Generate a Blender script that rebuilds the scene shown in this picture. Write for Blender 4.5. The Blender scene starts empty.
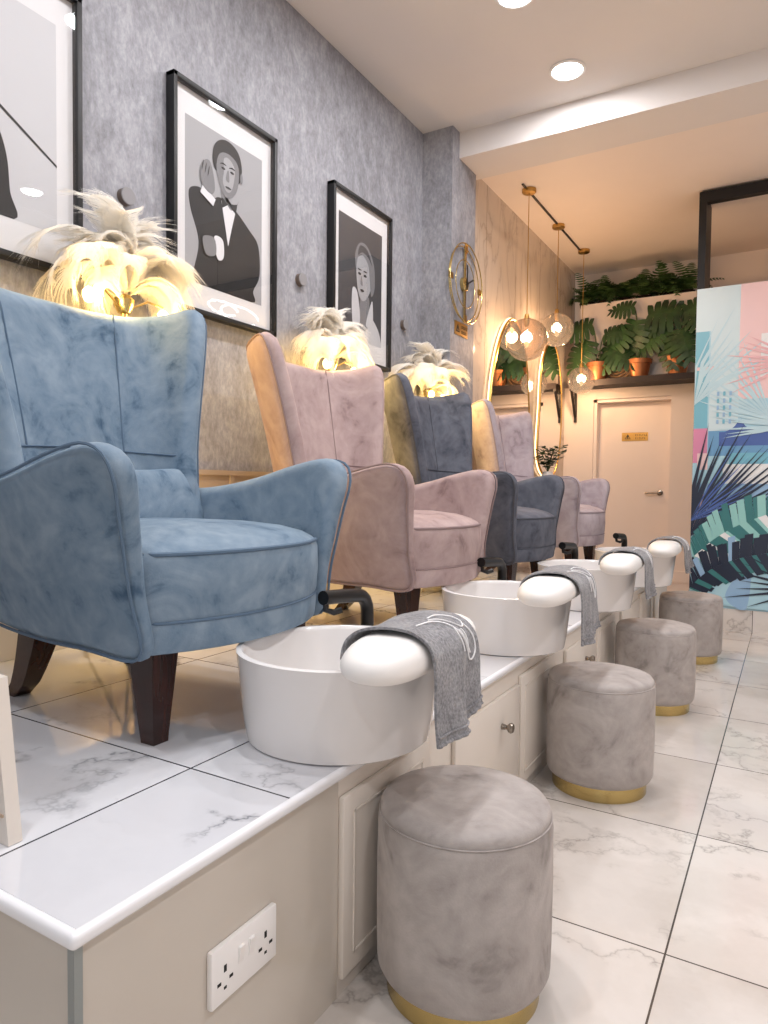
import bpy, bmesh, math, random
from mathutils import Vector, Matrix
PI = math.pi
R = math.radians
scene = bpy.context.scene
COL = scene.collection
random.seed(7)

# ------------------------------------------------------------------ materials
def lin(c):
    return tuple((v / 12.92 if v <= .04045 else ((v + .055) / 1.055) ** 2.4) for v in c) + (1.0,)
def rgb(r, g, b):
    return lin((r / 255, g / 255, b / 255))

class NT:
    def __init__(s, name):
        s.m = bpy.data.materials.new(name); s.m.use_nodes = True
        s.t = s.m.node_tree; s.t.nodes.clear()
        s.out = s.t.nodes.new('ShaderNodeOutputMaterial')
    def n(s, kind, **k):
        nd = s.t.nodes.new('ShaderNode' + kind)
        for a, v in k.items():
            if a.startswith('i_'):
                key = a[2:].replace('_', ' ')
                s.set(nd, key, v)
            else:
                setattr(nd, a, v)
        return nd
    def set(s, nd, key, v):
        sock = nd.inputs[int(key)] if key.isdigit() else nd.inputs[key]
        if isinstance(v, bpy.types.NodeSocket): s.t.links.new(v, sock)
        else: sock.default_value = v
    def math(s, op, a, b=0.0):
        nd = s.n('Math', operation=op); s.set(nd, '0', a); s.set(nd, '1', b); return nd.outputs[0]
    def vmath(s, op, a, b):
        nd = s.n('VectorMath', operation=op); s.set(nd, '0', a); s.set(nd, '1', b); return nd.outputs[0]
    def ramp(s, fac, stops):
        nd = s.n('ValToRGB'); s.t.links.new(fac, nd.inputs[0])
        e = nd.color_ramp.elements
        e[0].position, e[0].color = stops[0]
        e[1].position, e[1].color = stops[-1]
        for p, c in stops[1:-1]:
            x = e.new(p); x.color = c
        return nd.outputs[0]
    def mix(s, f, a, b):
        nd = s.n('MixRGB'); s.set(nd, 'Fac', f); s.set(nd, 'Color1', a); s.set(nd, 'Color2', b); return nd.outputs[0]
    def bsdf(s, **k):
        nd = s.n('BsdfPrincipled')
        for a, v in k.items(): s.set(nd, a.replace('_', ' '), v)
        s.t.links.new(nd.outputs[0], s.out.inputs[0]); s.b = nd
        return nd
    def bump(s, h, strength=.3, dist=.01):
        nd = s.n('Bump'); nd.inputs['Strength'].default_value = strength; nd.inputs['Distance'].default_value = dist
        s.t.links.new(h, nd.inputs['Height']); s.t.links.new(nd.outputs[0], s.b.inputs['Normal'])

def plain(name, col, rough=.5, metal=0., **k):
    q = NT(name); q.bsdf(Base_Color=col, Roughness=rough, Metallic=metal, **k); return q.m

def painted(name, col, rough=.5, var=.05):
    q = NT(name); g = q.n('NewGeometry')
    nz = q.n('TexNoise', i_Vector=g.outputs['Position'], i_Scale=6., i_Detail=4.)
    c2 = tuple(v * (1 - var * 2) for v in col[:3]) + (1,)
    q.bsdf(Base_Color=q.mix(nz.outputs[0], col, c2), Roughness=rough)
    return q.m

def velvet(name, dark, mid, light, scale=5.5, sheen=.5):
    q = NT(name)
    tc = q.n('TexCoord'); oi = q.n('ObjectInfo')
    off = q.n('CombineXYZ'); q.set(off, 'X', q.math('MULTIPLY', oi.outputs['Random'], 31.))
    v = q.vmath('ADD', tc.outputs['Object'], off.outputs[0])
    n1 = q.n('TexNoise', i_Vector=v, i_Scale=scale, i_Detail=5., i_Roughness=.6, i_Distortion=.9)
    n2 = q.n('TexNoise', i_Vector=v, i_Scale=scale * 4, i_Detail=3., i_Distortion=.4)
    f = q.math('ADD', q.math('MULTIPLY', n1.outputs[0], .75), q.math('MULTIPLY', n2.outputs[0], .25))
    c = q.ramp(f, [(.33, dark), (.43, mid), (.62, light)])
    q.bsdf(Base_Color=c, Roughness=.75)
    q.b.inputs['Sheen Weight'].default_value = sheen
    q.b.inputs['Sheen Roughness'].default_value = .35
    q.b.inputs['Sheen Tint'].default_value = light
    q.b.inputs['Specular IOR Level'].default_value = .2
    fz = q.n('TexNoise', i_Vector=v, i_Scale=260., i_Detail=2.)
    q.bump(fz.outputs[0], .15, .003)
    return q.m

def marble_tiles(name, x0, y0, pitch, base, base2, vein, grout, rough=.12, vscale=2.2, vamt=1.0):
    q = NT(name); g = q.n('NewGeometry'); P = g.outputs['Position']
    sp = q.n('SeparateXYZ', i_Vector=P)
    def cell(o, c0):
        a = q.math('DIVIDE', q.math('SUBTRACT', sp.outputs[o], c0), pitch)
        fl = q.math('FLOOR', a); fr = q.math('SUBTRACT', a, fl)
        ed = q.math('MINIMUM', fr, q.math('SUBTRACT', 1.0, fr))
        return fl, ed
    fx, ex = cell('X', x0); fy, ey = cell('Y', y0)
    line = q.math('LESS_THAN', q.math('MINIMUM', ex, ey), .0035 / pitch * .6)
    cb = q.n('CombineXYZ'); q.set(cb, 'X', q.math('MULTIPLY', fx, 3.7)); q.set(cb, 'Y', q.math('MULTIPLY', fy, 5.3)); q.set(cb, 'Z', q.math('MULTIPLY', q.math('ADD', fx, fy), 2.1))
    v = q.vmath('ADD', P, cb.outputs[0])
    warp = q.n('TexNoise', i_Vector=v, i_Scale=2.4, i_Detail=6., i_Roughness=.62)
    wv = q.n('VectorMath', operation='SCALE'); q.t.links.new(warp.outputs['Color'], wv.inputs[0]); wv.inputs['Scale'].default_value = .75
    vv = q.vmath('ADD', v, wv.outputs[0])
    n1 = q.n('TexNoise', i_Vector=vv, i_Scale=vscale, i_Detail=1.5, i_Roughness=.5)
    d = q.math('ABSOLUTE', q.math('SUBTRACT', n1.outputs[0], .5))
    veins = q.ramp(d, [(0.0, (1, 1, 1, 1)), (.008, (.4, .4, .4, 1)), (.03, (0, 0, 0, 1))])
    n3 = q.n('TexNoise', i_Vector=v, i_Scale=1.7, i_Detail=2.)
    gate = q.ramp(n3.outputs[0], [(.44, (0, 0, 0, 1)), (.56, (1, 1, 1, 1))])
    vf = q.math('MULTIPLY', q.math('MULTIPLY', veins, gate), .95)
    vf = q.math('MULTIPLY', vf, vamt); cl = q.n('TexNoise', i_Vector=vv, i_Scale=1.6, i_Detail=4.)
    col = q.mix(q.ramp(cl.outputs[0], [(.38, (0, 0, 0, 1)), (.7, (1, 1, 1, 1))]), base, base2)
    col = q.mix(vf, col, vein); col = q.mix(line, col, grout)
    q.bsdf(Base_Color=col, Roughness=rough)
    return q.m

def wallpaper():
    q = NT('mottled grey wallpaper'); g = q.n('NewGeometry')
    mp = q.n('Mapping', i_Vector=g.outputs['Position']); mp.inputs['Scale'].default_value = (1, 1, .55)
    n1 = q.n('TexNoise', i_Vector=mp.outputs[0], i_Scale=13., i_Detail=7., i_Roughness=.72, i_Distortion=.6)
    n2 = q.n('TexNoise', i_Vector=mp.outputs[0], i_Scale=58., i_Detail=4., i_Roughness=.7)
    n3 = q.n('TexNoise', i_Vector=mp.outputs[0], i_Scale=2.2, i_Detail=3.)
    f = q.math('ADD', q.math('ADD', q.math('MULTIPLY', n1.outputs[0], .45), q.math('MULTIPLY', n2.outputs[0], .35)), q.math('MULTIPLY', n3.outputs[0], .2))
    c = q.ramp(f, [(.36, rgb(112, 112, 116)), (.5, rgb(143, 143, 149)), (.64, rgb(172, 172, 177))])
    q.bsdf(Base_Color=c, Roughness=.6)
    q.bump(n2.outputs[0], .12, .004)
    return q.m

def beige_marble():
    q = NT('polished beige marble slab'); g = q.n('NewGeometry'); P = g.outputs['Position']
    mp = q.n('Mapping', i_Vector=P); mp.inputs['Scale'].default_value = (1, 2.2, .8); mp.inputs['Rotation'].default_value = (.5, 0, 0)
    w = q.n('TexNoise', i_Vector=mp.outputs[0], i_Scale=1.4, i_Detail=6., i_Roughness=.6, i_Distortion=1.2)
    d = q.math('ABSOLUTE', q.math('SUBTRACT', w.outputs[0], .5))
    vein = q.ramp(d, [(0., (1, 1, 1, 1)), (.02, (.25, .25, .25, 1)), (.09, (0, 0, 0, 1))])
    sp = q.n('SeparateXYZ', i_Vector=P)
    a = q.math('DIVIDE', q.math('SUBTRACT', sp.outputs['Y'], 4.72), .62); fr = q.math('FRACT', a)
    line = q.math('LESS_THAN', fr, .008)
    col = q.mix(q.math('MULTIPLY', vein, .55), rgb(205, 192, 178), rgb(150, 138, 128))
    col = q.mix(line, col, rgb(120, 108, 98))
    q.bsdf(Base_Color=col, Roughness=.09)
    return q.m

def emit(name, col, s):
    q = NT(name); e = q.n('Emission'); e.inputs[0].default_value = col; e.inputs[1].default_value = s
    q.t.links.new(e.outputs[0], q.out.inputs[0]); return q.m

def pane_glass(name, tint=(1, 1, 1, 1), gl=.0, rough=.0):
    # thin pane: sees straight through, mirrors by fresnel
    q = NT(name); tr = q.n('BsdfTransparent'); tr.inputs[0].default_value = tint
    g = q.n('BsdfGlossy'); g.inputs['Roughness'].default_value = rough
    f = q.n('Fresnel'); f.inputs[0].default_value = 1.5
    bf = q.n('NewGeometry'); fac = q.math('MULTIPLY', q.math('ADD', f.outputs[0], gl), q.math('SUBTRACT', 1.0, bf.outputs['Backfacing']))
    mx = q.n('MixShader'); q.t.links.new(fac, mx.inputs[0]); q.t.links.new(tr.outputs[0], mx.inputs[1]); q.t.links.new(g.outputs[0], mx.inputs[2])
    q.t.links.new(mx.outputs[0], q.out.inputs[0]); return q.m

def smoke_glass():
    q = NT('smoked globe glass'); tr = q.n('BsdfTransparent'); tr.inputs[0].default_value = (.60, .50, .42, 1)
    g = q.n('BsdfGlossy'); g.inputs['Roughness'].default_value = .02
    d = q.n('BsdfTranslucent'); d.inputs[0].default_value = (.75, .66, .58, 1)
    lw = q.n('LayerWeight'); lw.inputs[0].default_value = .35
    fac = q.math('ADD', q.math('MULTIPLY', lw.outputs['Facing'], .45), .05)
    m0 = q.n('MixShader'); m0.inputs[0].default_value = .018
    q.t.links.new(tr.outputs[0], m0.inputs[1]); q.t.links.new(d.outputs[0], m0.inputs[2])
    mx = q.n('MixShader'); q.t.links.new(fac, mx.inputs[0]); q.t.links.new(m0.outputs[0], mx.inputs[1]); q.t.links.new(g.outputs[0], mx.inputs[2])
    q.t.links.new(mx.outputs[0], q.out.inputs[0]); return q.m

def feather_mat():
    q = NT('cream ostrich feather')
    d = q.n('BsdfDiffuse'); d.inputs[0].default_value = (.97, .96, .93, 1)
    t = q.n('BsdfTranslucent'); t.inputs[0].default_value = (.97, .93, .86, 1)
    m = q.n('MixShader'); m.inputs[0].default_value = .5
    q.t.links.new(d.outputs[0], m.inputs[1]); q.t.links.new(t.outputs[0], m.inputs[2])
    tr = q.n('BsdfTransparent'); m2 = q.n('MixShader'); m2.inputs[0].default_value = .12
    q.t.links.new(m.outputs[0], m2.inputs[1]); q.t.links.new(tr.outputs[0], m2.inputs[2])
    q.t.links.new(m2.outputs[0], q.out.inputs[0]); return q.m

def towel_mat():
    q = NT('grey terry towel'); tc = q.n('TexCoord')
    n = q.n('TexNoise', i_Vector=tc.outputs['Object'], i_Scale=160., i_Detail=3.)
    n2 = q.n('TexNoise', i_Vector=tc.outputs['Object'], i_Scale=25., i_Detail=4.)
    f = q.math('ADD', q.math('MULTIPLY', n.outputs[0], .6), q.math('MULTIPLY', n2.outputs[0], .4))
    q.bsdf(Base_Color=q.ramp(f, [(.35, rgb(104, 104, 108)), (.65, rgb(158, 158, 161))]), Roughness=.95)
    q.b.inputs['Sheen Weight'].default_value = .2
    q.bump(n.outputs[0], .6, .004); return q.m

def leaf_mat(name, a, b):
    q = NT(name); tc = q.n('TexCoord')
    n = q.n('TexNoise', i_Vector=tc.outputs['Object'], i_Scale=9., i_Detail=3.)
    q.bsdf(Base_Color=q.ramp(n.outputs[0], [(.3, a), (.7, b)]), Roughness=.4); return q.m

def wood(name, a, b, rough=.3):
    q = NT(name); tc = q.n('TexCoord')
    mp = q.n('Mapping', i_Vector=tc.outputs['Object']); mp.inputs['Scale'].default_value = (14, 14, 1.5)
    n = q.n('TexNoise', i_Vector=mp.outputs[0], i_Scale=3., i_Detail=5., i_Distortion=.8)
    q.bsdf(Base_Color=q.ramp(n.outputs[0], [(.3, a), (.7, b)]), Roughness=rough); return q.m

M = dict(
    wallpaper=wallpaper(),
    white=painted('white ceiling paint', rgb(226, 220, 216), .7, .02),
    warmwhite=painted('warm white wall paint', rgb(240, 228, 218), .6, .02),
    doorpaint=painted('door gloss paint', rgb(242, 230, 220), .4, .02),
    dado=painted('beige dado panel', rgb(178, 162, 148), .4, .04),
    gloss=painted('glossy beige side panel', rgb(202, 194, 183), .16, .04),
    cab=painted('cream cabinet paint', rgb(224, 216, 206), .35, .02),
    cabedge=painted('raw cabinet edge', rgb(196, 172, 148), .5, .05),
    nosing=plain('white nosing strip', rgb(236, 237, 240), .25),
    cornertrim=plain('grey metal corner strip', rgb(150, 156, 155), .35, .6),
    floor=marble_tiles('floor marble tile', -.205, 1.56, .6, rgb(218, 212, 206), rgb(194, 186, 178), rgb(128, 120, 114), rgb(84, 78, 74), .1, 2.2, .6),
    plat=marble_tiles('platform marble tile', -.975, .932, .6, rgb(216, 217, 221), rgb(202, 203, 208), rgb(122, 124, 130), rgb(62, 62, 66), .07),
    beige=beige_marble(),
    blue=velvet('dusty blue velvet', rgb(70, 93, 116), rgb(108, 129, 148), rgb(133, 151, 167), 7.),
    pink=velvet('dusty mauve velvet', rgb(136, 116, 115), rgb(164, 143, 141), rgb(182, 162, 159), 7.),
    slate=velvet('slate blue velvet', rgb(56, 59, 68), rgb(82, 85, 95), rgb(104, 107, 117), 7.),
    lilac=velvet('lilac grey velvet', rgb(142, 129, 134), rgb(168, 155, 160), rgb(186, 175, 180), 7.),
    grey=velvet('grey stool velvet', rgb(136, 130, 126), rgb(162, 155, 151), rgb(181, 174, 170), 7., .4),
    blueseam=plain('blue piping', rgb(88, 110, 132), .8),
    pinkseam=plain('mauve piping', rgb(142, 122, 121), .8),
    slateseam=plain('slate piping', rgb(70, 73, 83), .8),
    lilacseam=plain('lilac piping', rgb(148, 135, 140), .8),
    leg=wood('dark mahogany leg', rgb(38, 20, 17), rgb(64, 34, 28), .25),
    ceramic=plain('white glazed ceramic', rgb(228, 225, 223), .12),
    pad=plain('white padded vinyl', rgb(243, 241, 238), .42),
    towel=towel_mat(), thread=plain('white embroidery thread', rgb(236, 236, 238), .7),
    black=plain('matt black metal', rgb(9, 9, 10), .35),
    blackframe=plain('black lacquer frame', rgb(12, 12, 14), .5),
    darksteel=plain('dark brown steel', rgb(34, 28, 28), .45),
    gold=plain('brushed gold', rgb(204, 180, 120), .24, 1.),
    brass=plain('aged brass', rgb(196, 158, 92), .3, 1.),
    copper=plain('copper pot', rgb(176, 116, 76), .45, .8),
    soil=plain('dark soil', rgb(40, 30, 24), .9),
    nickel=plain('brushed nickel', rgb(150, 142, 132), .25, 1.),
    plastic=plain('white plastic', rgb(238, 236, 234), .3),
    hole=plain('dark socket hole', rgb(14, 13, 13), .6),
    mat=plain('white picture mount', rgb(226, 225, 226), .7),
    glass=pane_glass('picture glass', (1, 1, 1, 1), .03),
    smoke=smoke_glass(),
    window=pane_glass('window glass'),
    mirror=plain('mirror silver', (.86, .86, .86, 1), .01, 1.),
    feather=feather_mat(),
    leaf=leaf_mat('monstera leaf green', rgb(26, 52, 32), rgb(54, 92, 48)),
    fern=leaf_mat('fern green', rgb(48, 76, 42), rgb(92, 126, 70)),
    stem=plain('green stem', rgb(66, 84, 48), .5),
    wicker=wood('woven rattan', rgb(160, 118, 84), rgb(206, 170, 130), .7),
    shelf=wood('dark stained shelf', rgb(26, 17, 15), rgb(40, 27, 24), .65),
    discface=plain('grey disc face', rgb(138, 136, 138), .6),
    taupe=plain('taupe wall knob', rgb(104, 92, 84), .5),
    bulb=emit('warm bulb glow', (1., .66, .28, 1), 16.),
    bulbp=emit('pendant bulb glow', (1., .72, .42, 1), 22.),
    led=emit('warm led strip', (1., .66, .36, 1), 4.),
    lamp=emit('downlight diffuser', (.93, .98, 1., 1), 14.),
    neon=emit('white neon tube', (1., .97, .93, 1), 9.),
)

# ------------------------------------------------------------------ mesh building
class MB:
    def __init__(s): s.v = []; s.f = []; s.mi = []
    def add(s, vs, fs, mi=0):
        o = len(s.v); s.v += [tuple(p) for p in vs]
        for f in fs: s.f.append(tuple(i + o for i in f)); s.mi.append(mi)
        return s
    def box(s, x0, x1, y0, y1, z0, z1, mi=0, b=0., seg=2):
        if b <= 0:
            v = [(x, y, z) for x in (x0, x1) for y in (y0, y1) for z in (z0, z1)]
            f = [(0, 1, 3, 2), (4, 6, 7, 5), (0, 4, 5, 1), (2, 3, 7, 6), (0, 2, 6, 4), (1, 5, 7, 3)]
            return s.add(v, f, mi)
        bm = bmesh.new(); bmesh.ops.create_cube(bm, size=1)
        bmesh.ops.scale(bm, vec=(x1 - x0, y1 - y0, z1 - z0), verts=bm.verts)
        bmesh.ops.translate(bm, vec=((x0 + x1) / 2, (y0 + y1) / 2, (z0 + z1) / 2), verts=bm.verts)
        bmesh.ops.bevel(bm, geom=bm.edges[:], offset=b, segments=seg, affect='EDGES', profile=.5)
        bm.verts.index_update()
        s.add([v.co[:] for v in bm.verts], [[v.index for v in f.verts] for f in bm.faces], mi); bm.free(); return s
    def tube(s, pts, r, n=8, mi=0, caps=True, closed=False):
        P = [Vector(p) for p in pts]; m = len(P)
        rr = r if isinstance(r, (list, tuple)) else [r] * m
        T = []
        for i in range(m):
            a = P[(i - 1) % m] if (closed or i > 0) else P[i]
            c = P[(i + 1) % m] if (closed or i < m - 1) else P[i]
            t = c - a; T.append(t.normalized() if t.length > 1e-9 else Vector((0, 0, 1)))
        up = Vector((0, 0, 1)) if abs(T[0].z) < .9 else Vector((1, 0, 0))
        N = (up - T[0] * up.dot(T[0])).normalized()
        vs = []
        for i in range(m):
            N = (N - T[i] * N.dot(T[i]))
            N = N.normalized() if N.length > 1e-6 else T[i].orthogonal().normalized()
            B = T[i].cross(N)
            for k in range(n):
                a = 2 * PI * k / n
                vs.append(P[i] + (N * math.cos(a) + B * math.sin(a)) * rr[i])
        fs = []
        for i in range(m if closed else m - 1):
            j = (i + 1) % m
            for k in range(n):
                k2 = (k + 1) % n
                fs.append((i * n + k, i * n + k2, j * n + k2, j * n + k))
        if caps and not closed:
            fs.append(tuple(range(n - 1, -1, -1))); fs.append(tuple((m - 1) * n + k for k in range(n)))
        return s.add(vs, fs, mi)
    def lathe(s, prof, n=48, c=(0, 0, 0), mi=0, axis='z'):
        vs = []; fs = []; m = len(prof)
        for r, z in prof:
            for k in range(n):
                a = 2 * PI * k / n
                p = (r * math.cos(a), r * math.sin(a), z)
                if axis == 'x': p = (z, r * math.cos(a), r * math.sin(a))
                if axis == 'y': p = (r * math.sin(a), z, r * math.cos(a))
                vs.append((p[0] + c[0], p[1] + c[1], p[2] + c[2]))
        for i in range(m - 1):
            for k in range(n):
                k2 = (k + 1) % n
                fs.append((i * n + k, i * n + k2, (i + 1) * n + k2, (i + 1) * n + k))
        if prof[0][0] > 1e-6: fs.append(tuple(range(n - 1, -1, -1)))
        if prof[-1][0] > 1e-6: fs.append(tuple((m - 1) * n + k for k in range(n)))
        return s.add(vs, fs, mi)
    def prism(s, poly, f0, f1, mi=0):
        # poly of 2-D points; f0/f1 map a 2-D point to the two faces
        n = len(poly); vs = [f0(p) for p in poly] + [f1(p) for p in poly]
        fs = [tuple(range(n - 1, -1, -1)), tuple(range(n, 2 * n))] + [(i, (i + 1) % n, n + (i + 1) % n, n + i) for i in range(n)]
        return s.add(vs, fs, mi)
    def grid(s, fn, nu, nv, mi=0, cu=False):
        vs = [fn(u / (nu if cu else nu - 1), v / (nv - 1)) for u in range(nu) for v in range(nv)]
        fs = []
        for u in range(nu if cu else nu - 1):
            for v in range(nv - 1):
                a = u * nv + v; b = ((u + 1) % nu) * nv + v
                fs.append((a, b, b + 1, a + 1))
        return s.add(vs, fs, mi)
    def build(s, name, mats, parent=None, smooth=True, sharp=35, fix=True):
        me = bpy.data.meshes.new(name); me.from_pydata(s.v, [], s.f)
        if not isinstance(mats, (list, tuple)): mats = [mats]
        for m in mats: me.materials.append(m)
        me.polygons.foreach_set('material_index', s.mi)
        if fix:
            bm = bmesh.new(); bm.from_mesh(me); bmesh.ops.remove_doubles(bm, verts=bm.verts, dist=1e-6)
            bmesh.ops.recalc_face_normals(bm, faces=bm.faces); bm.to_mesh(me); bm.free()
        if smooth:
            me.shade_smooth(); me.set_sharp_from_angle(angle=R(sharp))
        o = bpy.data.objects.new(name, me); COL.objects.link(o)
        if parent: o.parent = parent
        return o

def empty(name, loc=(0, 0, 0), rz=0.):
    o = bpy.data.objects.new(name, None); o.location = loc; o.rotation_euler = (0, 0, rz); COL.objects.link(o); o.empty_display_size = .1
    return o
def tag(o, label, cat, group=None):
    o['label'] = label; o['category'] = cat
    if group: o['group'] = group
    return o
def struct(o): o['kind'] = 'structure'; return o
def copy_tree(o, parent=None):
    c = o.copy(); COL.objects.link(c)
    if parent: c.parent = parent
    for ch in list(o.children): copy_tree(ch, c)
    return c

def catmull(pts, closed=True, k=8):
    out = []; n = len(pts)
    for i in range(n if closed else n - 1):
        p = [pts[(i + j - 1) % n] if closed else pts[min(max(i + j - 1, 0), n - 1)] for j in range(4)]
        for q in range(k):
            t = q / k
            out.append(tuple(.5 * (2 * b + (c - a) * t + (2 * a - 5 * b + 4 * c - d) * t * t + (-a + 3 * b - 3 * c + d) * t ** 3) for a, b, c, d in zip(*p)))
    if not closed: out.append(tuple(pts[-1]))
    return out
def resample(pts, n, closed=True):
    P = [Vector(p) for p in pts]
    if closed: P.append(P[0])
    L = [0.]
    for a, b in zip(P, P[1:]): L.append(L[-1] + (b - a).length)
    out = []; j = 0
    for i in range(n):
        t = L[-1] * i / (n if closed else n - 1)
        while j < len(L) - 2 and L[j + 1] < t: j += 1
        f = (t - L[j]) / max(L[j + 1] - L[j], 1e-9)
        out.append(tuple(P[j].lerp(P[j + 1], min(f, 1))))
    return out

def puff(mb, outline, T, r, fmap, puffy=0., n=72, rim=5, mi=0):
    """upholstered panel: a rounded slab of thickness T over a closed outline, laid into space by fmap(a, b, w)"""
    O = resample(outline, n)
    area = sum(O[i][0] * O[(i + 1) % n][1] - O[(i + 1) % n][0] * O[i][1] for i in range(n))
    sg = 1 if area > 0 else -1
    N = []
    for i in range(n):
        a = O[i - 1]; b = O[(i + 1) % n]; dx, dy = b[0] - a[0], b[1] - a[1]; l = math.hypot(dx, dy) or 1
        N.append((-dy / l * sg, dx / l * sg))
    cx = sum(p[0] for p in O) / n; cy = sum(p[1] for p in O) / n
    rings = []
    ks = (.12, .25, .4, .55, .7, .84, .94)
    inner = [(O[i][0] + N[i][0] * r, O[i][1] + N[i][1] * r) for i in range(n)]
    def scaled(k, w): return [(cx + (p[0] - cx) * k, cy + (p[1] - cy) * k, w) for p in inner]
    for k in ks: rings.append(scaled(k, -T / 2 * (1 + puffy * (1 - k * k))))
    for j in range(-rim, rim + 1):
        a = PI / 2 * j / rim; d = r * (1 - math.cos(a)); w = (T / 2) * math.sin(a)
        rings.append([(O[i][0] + N[i][0] * d, O[i][1] + N[i][1] * d, w) for i in range(n)])
    for k in reversed(ks): rings.append(scaled(k, T / 2 * (1 + puffy * (1 - k * k))))
    vs = [fmap(*p) for rg in rings for p in rg]
    fs = []
    for j in range(len(rings) - 1):
        for i in range(n):
            i2 = (i + 1) % n; fs.append((j * n + i, j * n + i2, (j + 1) * n + i2, (j + 1) * n + i))
    c0 = len(vs); vs.append(fmap(cx, cy, -T / 2 * (1 + puffy))); vs.append(fmap(cx, cy, T / 2 * (1 + puffy)))
    for i in range(n):
        i2 = (i + 1) % n; fs.append((c0, i2, i)); q = (len(rings) - 1) * n; fs.append((c0 + 1, q + i, q + i2))
    mb.add(vs, fs, mi); return O, N

# ------------------------------------------------------------------ camera
yaw, pit, rol = R(30.5743), R(2.0345), R(.62066)
fh = Vector((-math.sin(yaw), math.cos(yaw), 0)); rr = Vector((math.cos(yaw), math.sin(yaw), 0)); uz = Vector((0, 0, 1))
fw = fh * math.cos(pit) - uz * math.sin(pit); uu = uz * math.cos(pit) + fh * math.sin(pit)
r2 = rr * math.cos(rol) + uu * math.sin(rol); u2 = uu * math.cos(rol) - rr * math.sin(rol)
cam = bpy.data.cameras.new('camera'); co = bpy.data.objects.new('camera', cam); COL.objects.link(co)
mt = Matrix((r2, u2, -fw)).transposed().to_4x4(); mt.translation = (0, 0, 1.0); co.matrix_world = mt
cam.sensor_fit = 'HORIZONTAL'; cam.sensor_width = 36.; cam.lens = 686.516 / 768 * 36; cam.clip_start = .02
scene.camera = co

# ------------------------------------------------------------------ room shell
HP = .458          # platform height
XW = -2.08         # grey wall
XM = -1.95         # marble wall further back
CZ, CZ2, BZ = 3.26, 3.2, 3.1
YB = -3.2; XR = 2.9; YF = 6.8
struct(MB().box(XW - .1, XR + .1, YB - .1, 7.3, -.1, 0).build('floor', M['floor'], smooth=False))
struct(MB().box(XW - .15, XW, YB, 3.96, 0, CZ).build('wall_left', M['wallpaper'], smooth=False))
struct(MB().box(XW - .15, -1.87, 3.96, 4.33, 0, CZ).build('wall_left_pier', M['wallpaper'], smooth=False))
struct(MB().box(XM - .15, XM, 4.33, 7.1, 0, CZ2).build('wall_left_marble', M['beige'], smooth=False))
struct(MB().box(XW - .15, XR + .1, YB, 4.06, CZ, CZ + .15).build('ceiling', M['white'], smooth=False))
struct(MB().box(XW, XR + .1, 4.06, 4.4, BZ, CZ + .15).build('trim_1', M['white'], smooth=False))
struct(MB().box(XM - .15, XR + .1, 4.4, 7.3, CZ2, CZ2 + .15).build('ceiling_far', M['warmwhite'], smooth=False))
struct(MB().box(XR, XR + .1, YB, 7.3, 0, CZ).build('wall_right', M['white'], smooth=False))
# back wall with a wide shop-front window
b = MB(); b.box(XW, -1.6, YB - .1, YB, 0, CZ); b.box(2.4, XR, YB - .1, YB, 0, CZ); b.box(-1.6, 2.4, YB - .1, YB, 0, .35); b.box(-1.6, 2.4, YB - .1, YB, 2.75, CZ)
struct(b.build('wall_back', M['white'], smooth=False))
wf = struct(MB().box(-1.6, 2.4, YB - .06, YB - .05, .35, 2.75).build('window_1', M['window'], smooth=False))
b = MB()
for x in (-1.6, -.3, 1.05, 2.34): b.box(x, x + .06, YB - .1, YB - .01, .35, 2.75)
b.box(-1.6, 2.4, YB - .1, YB - .01, .35, .41); b.box(-1.6, 2.4, YB - .1, YB - .01, 2.69, 2.75)
b.build('window_frame', M['blackframe'], wf, smooth=False)
# far floor step, far wall with door recess and the boxed-out upper part
struct(MB().box(-.72, XR, 5.5, 7.3, 0, .155).build('floor_step', M['floor'], smooth=False))
b = MB()
DX0, DX1, DZ = -1.665, -.965, 1.875
b.box(XM, DX0, YF, YF + .25, 0, 2.0); b.box(-1.81, DX0, YF, YF + .25, 2.0, 2.8); b.box(DX1, XR, YF, YF + .25, 0, 2.8); b.box(DX0, DX1, YF, YF + .25, DZ, 2.8)
b.box(DX0, DX1, YF + .2, YF + .25, 0, DZ)
struct(b.build('wall_far', M['warmwhite'], smooth=False))
struct(MB().box(XM - .15, XR, YF + .38, YF + .5, 0, CZ2).build('wall_far_upper', M['warmwhite'], smooth=False))
struct(MB().box(DX1, -.3, YF - .012, YF, .155, .26).build('baseboard_far', M['warmwhite'], smooth=False))
# door leaf in its recess
d = struct(MB().box(DX0 + .015, DX1 - .005, YF + .13, YF + .17, .14, DZ - .03, b=.003).build('door_1', M['doorpaint'], smooth=False))
b = MB(); b.box(DX0, DX0 + .03, YF + .02, YF + .2, .1, DZ); b.box(DX0, DX1, YF + .02, YF + .2, DZ - .03, DZ)

b.build('door_frame', M['doorpaint'], d, smooth=False)
h = MB(); h.lathe([(0, 0), (.026, 0), (.026, -.012), (.012, -.016), (.012, -.045), (0, -.045)], 20, (-1.06, YF + .13, .978), axis='y')
h.tube([(-1.06, YF + .09, .978), (-1.1, YF + .088, .978), (-1.19, YF + .088, .975)], .009, 8)
h.build('door_handle', M['nickel'], d)
# dado panelling of the grey wall
b = MB(); b.box(XW, XW + .02, .2, 3.96, HP, 1.06)
struct(b.build('baseboard_left', M['dado'], smooth=False))
b = MB(); b.box(XW + .018, XW + .03, .2, 3.96, 1.045, 1.065)
y = .4
while y < 3.9: b.box(XW + .018, XW + .026, y - .012, y + .012, HP + .13, 1.045); y += .6
struct(b.build('trim_2', M['dado'], smooth=False))
struct(MB().box(XW + .02, XW + .035, .2, 3.96, HP, .59, b=.003).build('trim_3', M['cab'], smooth=False))

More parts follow.
